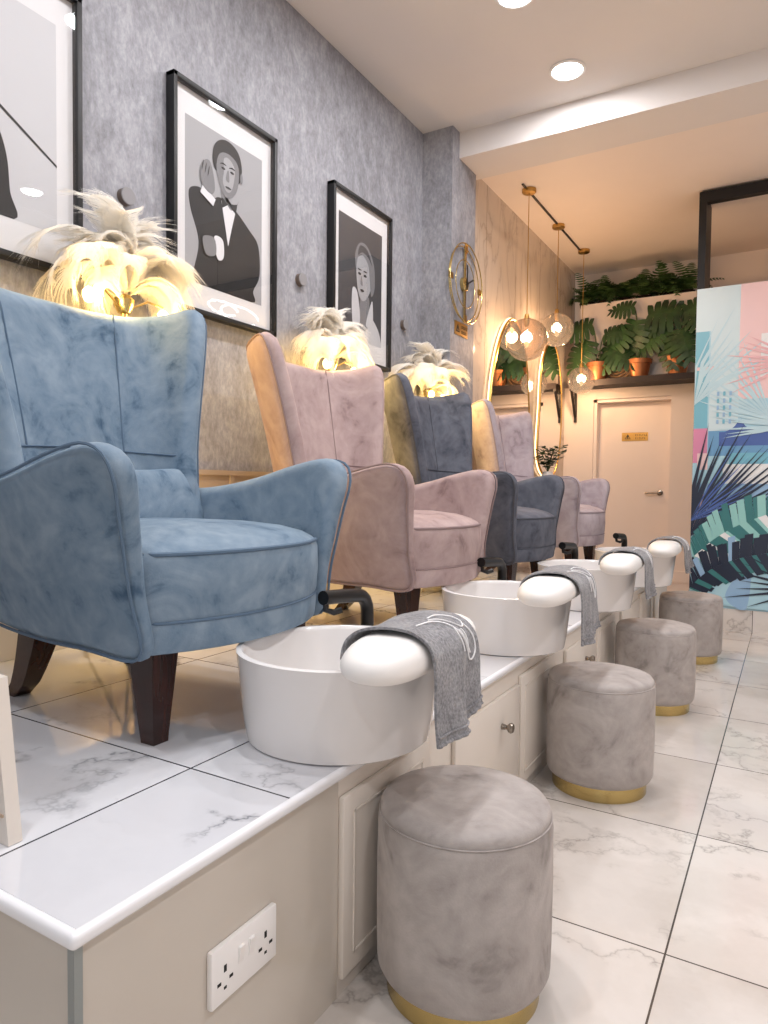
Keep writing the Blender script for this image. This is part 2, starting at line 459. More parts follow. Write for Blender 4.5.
# ------------------------------------------------------------------ pedicure platform
pl = empty('pedicure_platform', (0, 0, 0)); tag(pl, 'long raised step with marble tile top and cream cupboards below the foot baths', 'platform')
PX = -.735; PY0, PY1 = .505, 5.15
def step_plan(x1, y0): return [(XW + .001, y0), (x1, y0), (x1, PY1), (XM + .001, PY1), (XM + .001, 4.331), (-1.869, 4.331), (-1.869, 3.959), (XW + .001, 3.959)]
MB().prism(step_plan(PX, PY0 + .012), lambda p: (p[0], p[1], HP - .02), lambda p: (p[0], p[1], HP)).build('tiled_top', M['plat'], pl, smooth=False)
b = MB(); b.box(PX - .006, PX + .012, PY0, PY1, HP - .021, HP + .0005, b=.008, seg=3); b.box(XW, PX + .012, PY0 - .002, PY0 + .016, HP - .021, HP + .0005, b=.008, seg=3)
b.build('nosing', M['nosing'], pl)
MB().box(XW, PX - .002, PY0 + .012, 1.085, 0, HP - .02).build('side_panel', M['gloss'], pl, smooth=False)
MB().box(PX - .012, PX + .001, PY0 + .008, PY0 + .02, 0, HP - .021).build('corner_strip', M['cornertrim'], pl, smooth=False)
MB().prism(step_plan(PX - .002, 1.085), lambda p: (p[0], p[1], 0), lambda p: (p[0], p[1], HP - .02)).build('carcass', M['cab'], pl, smooth=False)
def front_panel(name, y0, y1, z0, z1, knob=None, bev=True):
    b = MB(); b.box(PX - .002, PX + .012, y0, y1, z0, z1, b=.004)
    o = b.build(name, M['cab'], pl)
    m = MB(); w = .035
    for a in ((y0 + w, y1 - w, z0 + w, z0 + w + .006), (y0 + w, y1 - w, z1 - w - .006, z1 - w), (y0 + w, y0 + w + .006, z0 + w, z1 - w), (y1 - w - .006, y1 - w, z0 + w, z1 - w)):
        m.box(PX + .0105, PX + .0145, a[0], a[1], a[2], a[3], b=.0015)
    if bev: m.build('moulding', M['cab'], o)
    if knob:
        k = MB(); k.lathe([(0, 0), (.009, 0), (.008, .01), (.006, .016), (.014, .024), (.016, .03), (.012, .036), (0, .038)], 20, (PX + .012, knob[0], knob[1]), axis='x')
        k.build('knob', M['nickel'], o)
for k in range(4):
    dy = k * 1.02
    front_panel('door', 1.085 + dy, 1.45 + dy, .04, .4)
    front_panel('drawer', 1.60 + dy, 2.075 + dy if k else 2.09, .04, .378, (1.93 + dy if k == 0 else 1.89 + dy, .29), False)
# double socket on the near panel
s = empty('double_socket', (PX - .002, .812, .253)); tag(s, 'white double wall socket on the side of the tiled step', 'socket')
MB().box(0, .011, -.076, .076, -.045, .045, b=.003).build('face_plate', M['plastic'], s)
for yy in (-.012, .012):
    b = MB(); b.add([(.0105, yy - .006, -.004), (.0105, yy + .006, -.004), (.0105, yy + .006, .024), (.0105, yy - .006, .024), (.0115, yy - .006, -.004), (.0115, yy + .006, -.004), (.0165, yy + .006, .024), (.0165, yy - .006, .024)],
                    [(0, 1, 2, 3), (4, 5, 6, 7), (0, 1, 5, 4), (1, 2, 6, 5), (2, 3, 7, 6), (3, 0, 4, 7)])
    b.build('rocker_switch', M['plastic'], s, smooth=False)
for c in (-.047, .047):
    b = MB(); b.box(.0108, .0114, c - .003, c + .003, .002, .013)
    for e in (-.013, .013): b.box(.0108, .0114, c + e - .004, c + e + .004, -.014, -.009)
    b.box(.0108, .0114, c - .003, c + .003, -.025, -.0205)
    b.build('pin_holes', M['hole'], s, smooth=False)
# slanted white board at the near end
b = MB(); b.prism([(-1.5, HP + .001), (-.988, HP + .001), (-1.024, .705), (-1.5, .72)], lambda p: (p[0], .583, p[1]), lambda p: (p[0], .605, p[1]))
o = b.build('white_board', M['cab'], smooth=False); tag(o, 'white side board standing on near end of the step, cut by left edge', 'board')
MB().box(-1.5, -1.0, .581, .5835, .50, .504).build('groove', M['cabedge'], o, smooth=False)

# ------------------------------------------------------------------ armchairs
def make_chair(fab, seam, label):
    t = empty('wing_armchair'); tag(t, label, 'armchair', None)
    fabm, sm = M[fab], M[seam]
    # arms -----------------------------------------------------
    prof = catmull([(.325, .195), (.338, .33), (.352, .47), (.362, .545), (.352, .592), (.322, .617), (.27, .622), (.17, .602), (.05, .57), (-.08, .545), (-.2, .535), (-.3, .55), (-.34, .53), (-.338, .4), (-.322, .28), (-.305, .215), (-.275, .196), (-.05, .193), (.15, .193)], True, 6)
    def arm_map(sgn):
        def f(x, z, w):
            zt = max(0, (z - .19) / .43); T = .04 + .036 * zt
            outer = .306 + .106 * zt ** 1.1
            if x < .1: outer -= (.055 * (1 - zt) + .02) * ((.1 - x) / .44) ** 1.6
            outer += .018 * math.sin(PI * min(1, zt)) * (1 if x < .2 else max(0, 1 - (x - .2) / .15))
            return (x, sgn * (outer - T / 2 + w * T), z)
        return f
    for sgn in (-1, 1):
        f = arm_map(sgn); b = MB(); O, N = puff(b, prof, 1.0, .03, f, .0, n=96)
        a = b.build('arm', fabm, t)
        p = MB(); p.tube([f(q[0] + m[0] * .004, q[1] + m[1] *   .004, .47) for q, m in zip(O, N)], .0036, 6, closed=True)
        p.build('piping', sm, a)
    # backrest with wings -------------------------------------
    def plan(u, z):
        a0, rho = .17, .17
        s_ = 1 if u >= 0 else -1; v = abs(u)
        TH = 1.25
        if v < a0: x, y, nx, ny = 0, v, 1, 0
        else:
            th = min((v - a0) / rho, TH); ex = max(0, v - a0 - rho * TH)
            x = rho * (1 - math.cos(th)) + ex * math.sin(th); y = a0 + rho * math.sin(th) + ex * math.cos(th); nx, ny = math.cos(th), -math.sin(th)
        k = .60 + .12 * min(1, max(0, (z - .2) / .4)) + .28 * min(1, max(0, (z - .6) / .5)) ** 1.25
        x0 = -.215 - .165 * max(0, (z - .2)) / .9
        return x0 + x, s_ * y * k, nx, s_ * ny
    def back_map(u, z, w):
        x, y, nx, ny = plan(u, z); w2 = (w - .045) * .9
        return (x + nx * w2, y + ny * w2, z)
    half = [(.92 * u_, z_) for u_, z_ in [(0, 1.062), (.12, 1.062), (.25, 1.07), (.36, 1.087), (.43, 1.104), (.475, 1.1), (.497, 1.06), (.5, .97), (.49, .82), (.475, .66), (.465, .5), (.44, .34), (.4, .22), (.2, .195), (0, .195)]]
    outl = catmull(half + [(-x, z) for x, z in half[-2:0:-1]], True, 6)
    b = MB(); O, N = puff(b, outl, .09, .042, back_map, .0, n=120)
    bk = b.build('backrest', fabm, t)
    p = MB(); seq = [i for i in range(len(O)) if O[i][1] > .5]
    cut = max(range(len(seq) - 1), key=lambda k: seq[k + 1] - seq[k]) + 1 if any(seq[k + 1] - seq[k] > 1 for k in range(len(seq) - 1)) else 0
    seq = seq[cut:] + seq[:cut]
    p.tube([back_map(O[i][0] + N[i][0] * .012, O[i][1] + N[i][1] * .012, -.035) for i in seq], .0045, 6)
    p.build('piping', sm, bk)
    for u in (-.185, .185):
        p = MB(); p.tube([back_map(u * (1.12 - .12 * k / 14), .64 + .42 * k / 14, .0475 if k < 13 else .042) for k in range(15)], .0028, 5); p.build('seam', sm, bk)
    p = MB(); p.tube([back_map(-.41 + .82 * k / 24, .63 + .015 * math.cos(PI * (k - 12) / 24), .0475 - max(0, abs(-.41 + .82 * k / 24) - .385) * .5) for k in range(25)], .0028, 5); p.build('seam', sm, bk)
    # seat cushion --------------------------------------------
    def seat_out(fx, fy):
        q = []
        for k in range(13):
            a = -1 + 2 * k / 12
            q.append((.318 + fx + .088 * (1 - abs(a) ** 2.2), a * (.294 + fy)))
        return q + [(-.1, .282 + fy), (-.24, .2), (-.24, -.2), (-.1, -.282 - fy)]
    so = resample(seat_out(0, 0), 80)
    def seat_map(lv):
        vs = []
        for (d, z) in lv:
            for (x, y) in so:
                cx, cy = .05, 0
                vs.append((cx + (x - cx) * d, cy + (y - cy) * d, z))
        return vs
    lv = [(.99, .262), (1.0, .275), (1.01, .33), (1.005, .385), (.995, .398), (.97, .409), (.9, .424), (.75, .44), (.5, .452), (.2, .456)]
    b = MB(); vs = seat_map(lv); n = 80; fs = []
    for j in range(len(lv) - 1):
        for i in range(n): fs.append((j * n + i, j * n + (i + 1) % n, (j + 1) * n + (i + 1) % n, (j + 1) * n + i))
    fs.append(tuple(range(n - 1, -1, -1))); fs.append(tuple((len(lv) - 1) * n + i for i in range(n)))
    b.add(vs, fs); st = b.build('seat', fabm, t)
    p = MB(); fr = [q for q in so if q[0] > .27]
    fr.sort(key=lambda q: q[1])
    p.tube([(.05 + (x - .05) * .992, y * .992, .402) for x, y in fr], .005, 6); p.tube([(.05 + (x - .05) * .995, y * .995, .262) for x, y in fr], .0032, 6); p.build('piping', sm, st)
    lv = [(.965, .197), (.985, .2), (.992, .212), (1.0, .25), (.995, .26), (.985, .263)]
    b = MB(); vs = seat_map(lv); fs = []
    for j in range(len(lv) - 1):
        for i in range(n): fs.append((j * n + i, j * n + (i + 1) % n, (j + 1) * n + (i + 1) % n, (j + 1) * n + i))
    fs.append(tuple(range(n - 1, -1, -1))); fs.append(tuple((len(lv) - 1) * n + i for i in range(n)))
    b.add(vs, fs); b.build('front_rail', fabm, t)
    # legs ------------------------------------------------------
    def leg(path):
        b = MB(); vs = []
        for (x, y, z, hw) in path: vs += [(x - hw, y - hw, z), (x + hw, y - hw, z), (x + hw, y + hw, z), (x - hw, y + hw, z)]
        m = len(path); fs = [(3, 2, 1, 0), tuple(4 * (m - 1) + k for k in range(4))]
        for j in range(m - 1):
            for k in range(4): fs.append((4 * j + k, 4 * j + (k + 1) % 4, 4 * j + 4 + (k + 1) % 4, 4 * j + 4 + k))
        b.add(vs, fs); o = b.build('leg', M['leg'], t, smooth=True, sharp=50)
    for s_ in (-1, 1):
        leg([(.278, s_ * .228, 0, .0195), (.277, s_ * .228, .02, .021), (.27, s_ * .224, .205, .037)])
        leg([(-.285 + .095 * (k / 6) ** .6, s_ * (.185 - .01 * k / 6), .205 * k / 6, .022 + .016 * k / 6) for k in range(7)])
    return t
chairs = [
    ('blue', 'blueseam', 'large dusty blue velvet wing armchair in the foreground, nearest to the left edge', (-1.42, 1.218), 0),
    ('pink', 'pinkseam', 'dusty mauve velvet wing armchair between the blue armchair and the slate one', (-1.42, 2.335), 0),
    ('slate', 'slateseam', 'dark slate velvet wing armchair between the two mauve ones', (-1.42, 3.335), 0),
    ('lilac', 'lilacseam', 'lilac grey velvet wing armchair furthest back, nearest the cream door', (-1.42, 4.43), 0)]
for fab, seam, lab, (x, y), rz in chairs:
    c = make_chair(fab, seam, lab); c.location = (x, y, HP); c.rotation_euler = (0, 0, R(rz)); c['group'] = 'wing armchairs on the tiled step'
# blue lumbar pillow
b = MB()
def pm(u, v, w):
    e = (max(0, 1 - (abs(u) / .24) ** 3) * max(0, 1 - (abs(v) / .105) ** 3)) ** .6
    return (w * (.25 + .75 * e), u, v)
puff(b, catmull([(-.235, -.1), (0, -.094), (.235, -.1), (.228, 0), (.235, .1), (0, .094), (-.235, .1), (-.228, 0)], True, 6), .12, .012, pm, .0, n=64)
o = b.build('lumbar_pillow', M['blue']); o.location = (-1.585, 1.305, HP + .49); o.rotation_euler = (0, R(-14), 0)
tag(o, 'small blue velvet cushion resting against the back of the blue armchair', 'cushion')

# ------------------------------------------------------------------ foot baths, taps, pads, towels
BOWLS = [(-.85, 1.252), (-.847, 2.28), (-.815, 3.256), (-.773, 4.198)]
place = ['nearest, before the blue armchair', 'second, before the mauve armchair', 'third, before the slate armchair', 'furthest, before the cream door']
bz = .193
prof = [(0, .0), (.193, .0), (.201, .004), (.209, .05), (.224, bz - .007), (.2255, bz - .002), (.222, bz), (.214, bz), (.2105, bz - .003), (.207, bz - .012), (.194, .05), (.18, .028), (.05, .022), (.018, .018), (0, .018)]
b = MB(); b.lathe(prof, 72); bowl_o = b.build('basin', M['ceramic'])
bowl_d = bowl_o.data; bpy.data.objects.remove(bowl_o)
b = MB(); b.lathe([(.022, 0), (.022, .003), (.012, .004), (0, .002)], 20, (0, 0, .0205)); dr = b.build('drain', M['nickel']); drd = dr.data; bpy.data.objects.remove(dr)
padout = resample(catmull([(0, -.245), (.045, -.225), (.072, -.155), (.08, 0), (.072, .155), (.045, .225), (0, .245), (-.045, .225), (-.072, .155), (-.08, 0), (-.072, -.155), (-.045, -.225)], True, 6), 64)
def make_pad():
    b = MB(); n = 64; vs = []; fs = []; J = 14
    for j in range(J + 1):
        a = -PI / 2 + PI * j / J
        k = max(.02, math.cos(a) ** .55) if abs(j - J / 2) < J / 2 else .02
        z = .045 * math.sin(a) * (1 if a > 0 else .85)
        for (x, y) in padout: vs.append((x * k, y * (1 - (1 - k) * .75), z))
    for j in range(J):
        for i in range(n): fs.append((j * n + i, j * n + (i + 1) % n, (j + 1) * n + (i + 1) % n, (j + 1) * n + i))
    fs.append(tuple(range(n - 1, -1, -1))); fs.append(tuple(J * n + i for i in range(n)))
    b.add(vs, fs); return b.build('foot_rest_pad', M['pad'], sharp=80)
pad0 = make_pad()
def make_towel(seed, y0, y1, drop, skew):
    """draped over the pad: local frame of the pad centre"""
    rnd = random.Random(seed); ph = [rnd.uniform(0, 6) for _ in range(6)]
    path = resample(catmull([(-.092, -.012, 0), (-.09, .006, 0), (-.08, .027, 0), (-.052, .045, 0), (0, .053, 0), (.05, .047, 0), (.083, .022, 0), (.094, -.02, 0), (.097, -.08, 0), (.1, -.08 - drop * .5, 0), (.104, -.08 - drop, 0)], False, 6), 60, False)
    def f(t, s, off=0.):
        k = s * 59; i = min(int(k), 58); fr = k - i
        x = path[i][0] * (1 - fr) + path[i + 1][0] * fr; z = path[i][1] * (1 - fr) + path[i + 1][1] * fr
        dx = path[i + 1][0] - path[i][0]; dz = path[i + 1][1] - path[i][1]; l = math.hypot(dx, dz) or 1
        nx, nz = -dz / l, dx / l
        g = max(0, (s - .55) / .45)
        wv = .002 * math.sin(9 * t + ph[0] + 4 * s) + g * (.010 * math.sin(7.5 * t + ph[1]) + .006 * math.sin(15 * t + ph[2] + 3 * s))
        hem = .0022 * math.sin(70 * t) * max(0, (s - .96) / .04)
        nx, nz = nx, nz
        y = y0 + (y1 - y0) * t + skew * (s - .4) + g * .012 * math.sin(3 * s + ph[3])
        z += -.012 * g * math.sin(PI * t) + g * .02 * (t - .5)
        return (x + nx * (wv + off + hem + .004), y, z + nz * (wv + off + hem + .004) + .002)
    b = MB()
    nu, nv = 34, 70
    top = [f(u / (nu - 1), v / (nv - 1), .0) for u in range(nu) for v in range(nv)]
    bot = [f(u / (nu - 1), v / (nv - 1), -.005) for u in range(nu) for v in range(nv)]
    fs = []; q = nu * nv
    for u in range(nu - 1):
        for v in range(nv - 1):
            a = u * nv + v; c = a + nv; fs.append((a, c, c + 1, a + 1)); fs.append((q + a, q + a + 1, q + c + 1, q + c))
    for v in range(nv - 1):
        fs.append((v, v + 1, q + v + 1, q + v)); a = (nu - 1) * nv + v; fs.append((a, q + a, q + a + 1, a + 1))
    for u in range(nu - 1):
        a = u * nv; fs.append((a, q + a, q + a + nv, a + nv)); a = u * nv + nv - 1; fs.append((a, a + nv, q + a + nv, q + a))
    b.add(top + bot, fs); t = b.build('hand_towel', M['towel'], sharp=70)
    e = MB()
    S = lambda s: .42 + s * .5
    for c in ([(.22, -.02), (.42, .02), (.56, .14), (.66, .3), (.74, .47)],
              [(.5, -.04), (.66, -.03), (.82, .06), (.86, .17), (.78, .22), (.66, .14), (.54, .04), (.45, -.01)],
              [(.84, .18), (.9, .34), (.9, .5), (.82, .58), (.76, .52), (.76, .36), (.72, .24)],
              [(.6, .2), (.59, .3), (.62, .44)], [(.66, .24), (.72, .36), (.8, .5)]):
        pts = [f(a, S(s_), .0015) for a, s_ in catmull(c, False, 8)]
        e.tube(pts, .0019, 5)
    e.build('embroidery', M['thread'], t)
    h = MB(); h.tube([f(k / 40, .955, .001) for k in range(41)], .003, 5); h.tube([f(k / 60, .992, .0) for k in range(61)], .0035, 5); h.build('hem', M['towel'], t)
    return t
pad_pose = [(-.648, 1.228, 4), (-.652, 2.19, 3), (-.625, 3.13, 3), (-.585, 4.06, 2)]
tw = [(1, -.125, .105, .066, .03), (2, -.05, .20, .085, .05), (3, -.01, .24, .07, .07), (4, .02, .25, .05, .07)]
for i, (x, y) in enumerate(BOWLS):
    t = empty('foot_bath', (x, y, HP)); tag(t, 'round white ceramic foot bath, ' + place[i], 'foot bath', 'white foot baths along the step')
    for nm, dd in (('basin', bowl_d), ('drain', drd)):
        o = bpy.data.objects.new(nm, dd); COL.objects.link(o); o.parent = t
    # tap
    tp = empty('basin_tap', (x - .15 + .02 * (i == 3), y + .355, HP)); tag(tp, ['black curved tap standing beside the nearest foot bath', 'black curved tap behind the second foot bath, below the slate armchair', 'black curved tap behind the third foot bath, below the lilac armchair', 'black hooked tap standing before the cream door'][i], 'tap', 'black taps of the foot baths')
    arc = [(0, 0, .0), (0, 0, .1), (0, 0, .2)] + [(0, -.05 + .05 * math.cos(a), .2 + .05 * math.sin(a)) for a in (R(22), R(45), R(68), R(90))] + [(-.008, -.12, .256), (-.014, -.19, .26)]
    MB().tube(arc, .0185, 14).build('spout', M['black'], tp)
    MB().lathe([(.03, 0), (.03, .008), (.02, .012), (0, .012)], 24).build('base_ring', M['black'], tp)
    b = MB(); b.tube([(-.014, -.178, .255), (-.01, -.182, .228), (.006, -.17, .222), (.02, -.155, .228)], .0085, 8); b.build('nozzle', M['black'], tp)
    # pad and towel
    p = pad0 if i == 0 else pad0.copy()
    if i: COL.objects.link(p)
    px, py, rz = pad_pose[i]
    p.location = (px, py, HP + bz + .028); p.rotation_euler = (0, 0, R(rz))
    tag(p, 'white padded foot rest on a basin rim, ' + place[i], 'foot rest', 'white foot rests on the basins')
    a = make_towel(*tw[i]); a.location = p.location; a.rotation_euler = p.rotation_euler
    tag(a, 'grey embroidered towel over a foot rest, ' + place[i], 'towel', 'grey towels over the foot rests')

# ------------------------------------------------------------------ stools
ST = [(-.546, 1.256), (-.535, 2.36), (-.52, 3.365), (-.492, 4.44)]
sl = ['nearest, cut by the lower edge', 'second from the front', 'third from the front', 'furthest, by the mural']
for i, (x, y) in enumerate(ST):
    t = empty('velvet_stool', (x, y, 0), R(i * 70)); tag(t, 'round grey velvet stool with gold base, ' + sl[i], 'stool', 'grey velvet stools along the step')
    b = MB(); b.lathe([(.158, .046), (.167, .05), (.173, .062), (.1745, .12), (.175, .25), (.174, .343), (.172, .357), (.17, .361)], 72); b.build('drum', M['grey'], t, sharp=60)
    b = MB(); b.lathe([(.17, .361), (.1695, .37), (.163, .379), (.14, .385), (.08, .389), (0, .39)], 72); sc = b.build('seat_top', M['grey'], t, sharp=60)
    b = MB(); b.tube([(.171 * math.cos(2 * PI * k / 72), .171 * math.sin(2 * PI * k / 72), .36) for k in range(72)], .0022, 5, closed=True); b.build('piping', M['grey'], sc)
    b = MB(); b.lathe([(.0, 0), (.153, 0), (.153, .046), (0, .046)], 72); b.build('base_ring', M['gold'], t)

# ------------------------------------------------------------------ framed prints on the grey wall
def printed(mb, poly, lev, mi): # flat ink shape on the print, in print coordinates (0..1, 0..1)
    mb.add([(p[0], p[1], lev) for p in poly], [tuple(range(len(poly)))], mi)
INK = [plain('print grey %d' % v, rgb(v, v, v + 3), .6) for v in (164, 12, 200, 124, 226, 44, 70)]
def ell(cx, cy, a, b_, n=28, rot=0): return [(cx + a * math.cos(2 * PI * k / n) * math.cos(rot) - b_ * math.sin(2 * PI * k / n) * math.sin(rot), cy + a * math.cos(2 * PI * k / n) * math.sin(rot) + b_ * math.sin(2 * PI * k / n) * math.cos(rot)) for k in range(n)]
def sm(p): return catmull(p, True, 5)
def art_suit(q):
    q.append((sm([(.2, 0), (.1, .05), (.16, .26), (.06, .45), (.05, .56), (.18, .6), (.3, .56), (.42, .6), (.6, .575), (.82, .48), (.95, .40), (.97, .2), (.88, .08), (.86, 0)]), 1))
    q.append(([(.44, .585), (.64, .585), (.58, .44), (.53, .31)], 4))
    q.append((sm([(.45, .6), (.44, .66), (.54, .56), (.62, .57), (.67, .64), (.62, .6)]), 3))
    q.append(([(.44, .61), (.53, .58), (.45, .54)], 1)); q.append(([(.53, .58), (.65, .61), (.63, .54)], 1))
    q.append((sm([(.33, .8), (.34, .9), (.42, .965), (.54, .985), (.66, .95), (.71, .86), (.69, .77), (.62, .74), (.4, .75)]), 1))
    q.append((sm([(.375, .8), (.4, .7), (.475, .625), (.57, .63), (.645, .7), (.67, .8), (.645, .875), (.53, .905), (.42, .88)]), 3))
    q.append((sm([(.47, .78), (.455, .71), (.5, .66), (.56, .67), (.6, .74), (.61, .83), (.54, .875), (.47, .86)]), 0))
    for x in (.46, .575): q.append((ell(x, .795, .026, .008), 1)); q.append((sm([(x - .045, .815), (x, .83), (x + .045, .82), (x, .82)]), 1))
    q.append((ell(.525, .685, .04, .007), 5)); q.append((sm([(.51, .79), (.495, .735), (.535, .725), (.53, .79)]), 3))
    q.append((ell(.7, .79, .018, .035), 3))
    q.append(([(.2, .62), (.36, .57), (.33, .52), (.17, .57)], 4)); q.append((sm([(.2, .62), (.17, .7), (.22, .78), (.29, .79), (.33, .72), (.35, .63), (.3, .59)]), 3))
    for k in range(3): q.append((ell(.2 + .035 * k, .745 - .01 * k, .006, .035, rot=-.3), 5))
    q.append((sm([(.34, .33), (.45, .33), (.46, .22), (.38, .2)]), 4)); q.append((sm([(.2, .3), (.34, .32), (.36, .22), (.24, .2)]), 3))
    for x in (.6, .74): q.append((ell(x, .36, .014, .008), 5))
def art_lady(q):
    q.append((sm([(.3, .0), (.36, .16), (.42, .24), (.72, .24), (.92, .15), (1, .04), (1, 0)]), 2))
    q.append((sm([(.46, .12), (.47, .3), (.52, .4), (.68, .4), (.7, .3), (.66, .12)]), 3))
    q.append((sm([(.32, .12), (.3, .41), (.42, .4), (.48, .16)]), 2)); q.append((sm([(.62, .15), (.74, .36), (.78, .36), (.78, .18)]), 2))
    q.append((sm([(.4, .68), (.4, .5), (.46, .38), (.56, .35), (.68, .42), (.74, .52), (.72, .68), (.56, .74)]), 0))
    q.append((sm([(.38, .6), (.36, .72), (.46, .83), (.64, .83), (.8, .7), (.82, .5), (.74, .42), (.7, .56), (.66, .68), (.52, .74), (.42, .7)]), 3))
    q.append((sm([(.42, .72), (.47, .81), (.64, .8), (.76, .68), (.66, .74), (.52, .76)]), 6))
    for x in (.46, .59): q.append((ell(x, .57, .035, .011), 1)); q.append((ell(x, .605, .045, .006), 5))
    q.append((ell(.52, .435, .045, .011), 5)); q.append((sm([(.5, .56), (.48, .49), (.53, .48)]), 3))
def art_arm(q):
    q.append((sm([(.3, .0), (.26, .18), (.3, .34), (.5, .46), (.62, .4), (.68, .28), (.7, .12), (.72, .0)]), 1))
    q.append((sm([(.1, .3), (.3, .34), (.5, .45), (.58, .40), (.6, .33), (.5, .24), (.3, .12), (.1, .1)]), 3))
    q.append((sm([(.14, .3), (.3, .33), (.46, .41), (.53, .38), (.5, .32), (.3, .22), (.14, .2)]), 0))
    q.append(([(.2, .68), (.215, .695), (1.0, .33), (1.0, .318)], 1))
def picture(y0, y1, z0, z1, art, bg, label, mt=(.078, .125, .12)):
    t = empty('framed_print', (XW, (y0 + y1) / 2, z0)); tag(t, label, 'picture', 'black framed prints on the grey wall')
    w, h = (y1 - y0) / 2, z1 - z0; fwid = .019; dp = .046
    b = MB()
    b.box(0.002, dp, -w, -w + fwid, 0, h, b=.002); b.box(.002, dp, w - fwid, w, 0, h, b=.002); b.box(.002, dp, -w, w, 0, fwid, b=.002); b.box(.002, dp, -w, w, h - fwid, h, b=.002)
    b.build('frame', M['blackframe'], t)
    MB().box(.004, .02, -w + .01, w - .01, .01, h - .01).build('mount', M['mat'], t, smooth=False)
    px0, px1, pz0, pz1 = -w + mt[0], w - mt[0], mt[1], h - mt[2]
    q = []; art(q); mb = MB()
    def put(poly, lev, mi):
        c = [(min(max(p[0], 0), 1), min(max(p[1], 0), 1)) for p in poly]
        bm_poly = [(lev, px0 + p[0] * (px1 - px0), pz0 + p[1] * (pz1 - pz0)) for p in c]
        mb.add(bm_poly, [tuple(range(len(bm_poly)))], mi)
    put([(0, 0), (1, 0), (1, 1), (0, 1)], .0205, bg)
    for k, (poly, mi) in enumerate(q): put(poly, .0207 + .00025 * k, mi)
    mb.build('print', INK, t, smooth=False, fix=False)
    MB().box(.036, .0385, -w + .015, w - .015, .015, h - .015).build('glass_pane', M['glass'], t, smooth=False)
    return t
picture(.80, 1.47, 1.68, 2.585, art_arm, 2, 'black framed print of a bare arm, cut by the left edge')
picture(1.858, 2.465, 1.682, 2.565, art_suit, 0, 'black framed black and white portrait of a person in dark suit')
picture(2.913, 3.508, 1.68, 2.562, art_lady, 6, 'black framed black and white portrait of a person with pale collar')
# round knobs between the pictures
for y, z, l in ((1.668, 2.027, 'left of the suit portrait'), (2.686, 2.001, 'between the two portraits'), (3.72, 2.0, 'right of the pale collar portrait')):
    b = MB(); b.lathe([(0, 0), (.03, 0), (.03, .022), (.031, .024)], 32, axis='x', mi=1); b.lathe([(.031, .024), (.029, .027), (0, .027)], 32, axis='x'); o = b.build('wall_disc', [M['discface'], M['taupe']]); o.location = (XW, y, z); tag(o, 'small round taupe disc on the grey wall ' + l, 'wall disc', 'round discs on the grey wall')

# ------------------------------------------------------------------ wall clock and plaque on the pier
t = empty('wall_clock', (-1.87, 4.14, 2.325)); tag(t, 'large open gold ring wall clock on the grey pier', 'clock')
def ring(r, x, n=64): return [(x, r * math.cos(2 * PI * k / n), r * math.sin(2 * PI * k / n)) for k in range(n)]
MB().tube(ring(.252, .03), .0042, 8, closed=True).build('outer_ring', M['gold'], t)
MB().tube(ring(.235, .012), .0035, 8, closed=True).build('inner_ring', M['gold'], t)
MB().tube(ring(.15, .02), .003, 8, closed=True).build('dial_ring', M['gold'], t)
b = MB()
for k in range(12):
    if k % 3: continue
    a = PI / 6 * k; l0, l1 = (.2, .252)
    wd = .018 if k % 3 == 0 else .006
    c, s_ = math.cos(a), math.sin(a)
    v = [(x, s_ * l + e * c, c * l - e * s_) for x in (.018, .026) for l, e in ((l0, -wd), (l0, wd), (l1, wd), (l1, -wd))]
    b.add(v, [(0, 1, 2, 3), (7, 6, 5, 4), (0, 4, 5, 1), (1, 5, 6, 2), (2, 6, 7, 3), (3, 7, 4, 0)])
b.build('hour_marks', M['brass'], t, smooth=False)
b = MB(); b.box(.012, .02, -.01, .01, -.235, .235); b.build('spine', M['gold'], t, smooth=False)
b = MB(); b.lathe([(0, 0), (.045, 0), (.045, .022), (.03, .03), (0, .03)], 32, axis='x'); b.build('movement', M['gold'], t)
MB().box(.031, .034, -.006, .006, -.03, .12).build('minute_hand', M['blackframe'], t, smooth=False)
b = MB(); b.prism([(0, -.006), (.0, .006), (.085, .05), (.09, .042)], lambda p: (.035, p[0], p[1]), lambda p: (.038, p[0], p[1])); b.build('hour_hand', M['blackframe'], t, smooth=False)
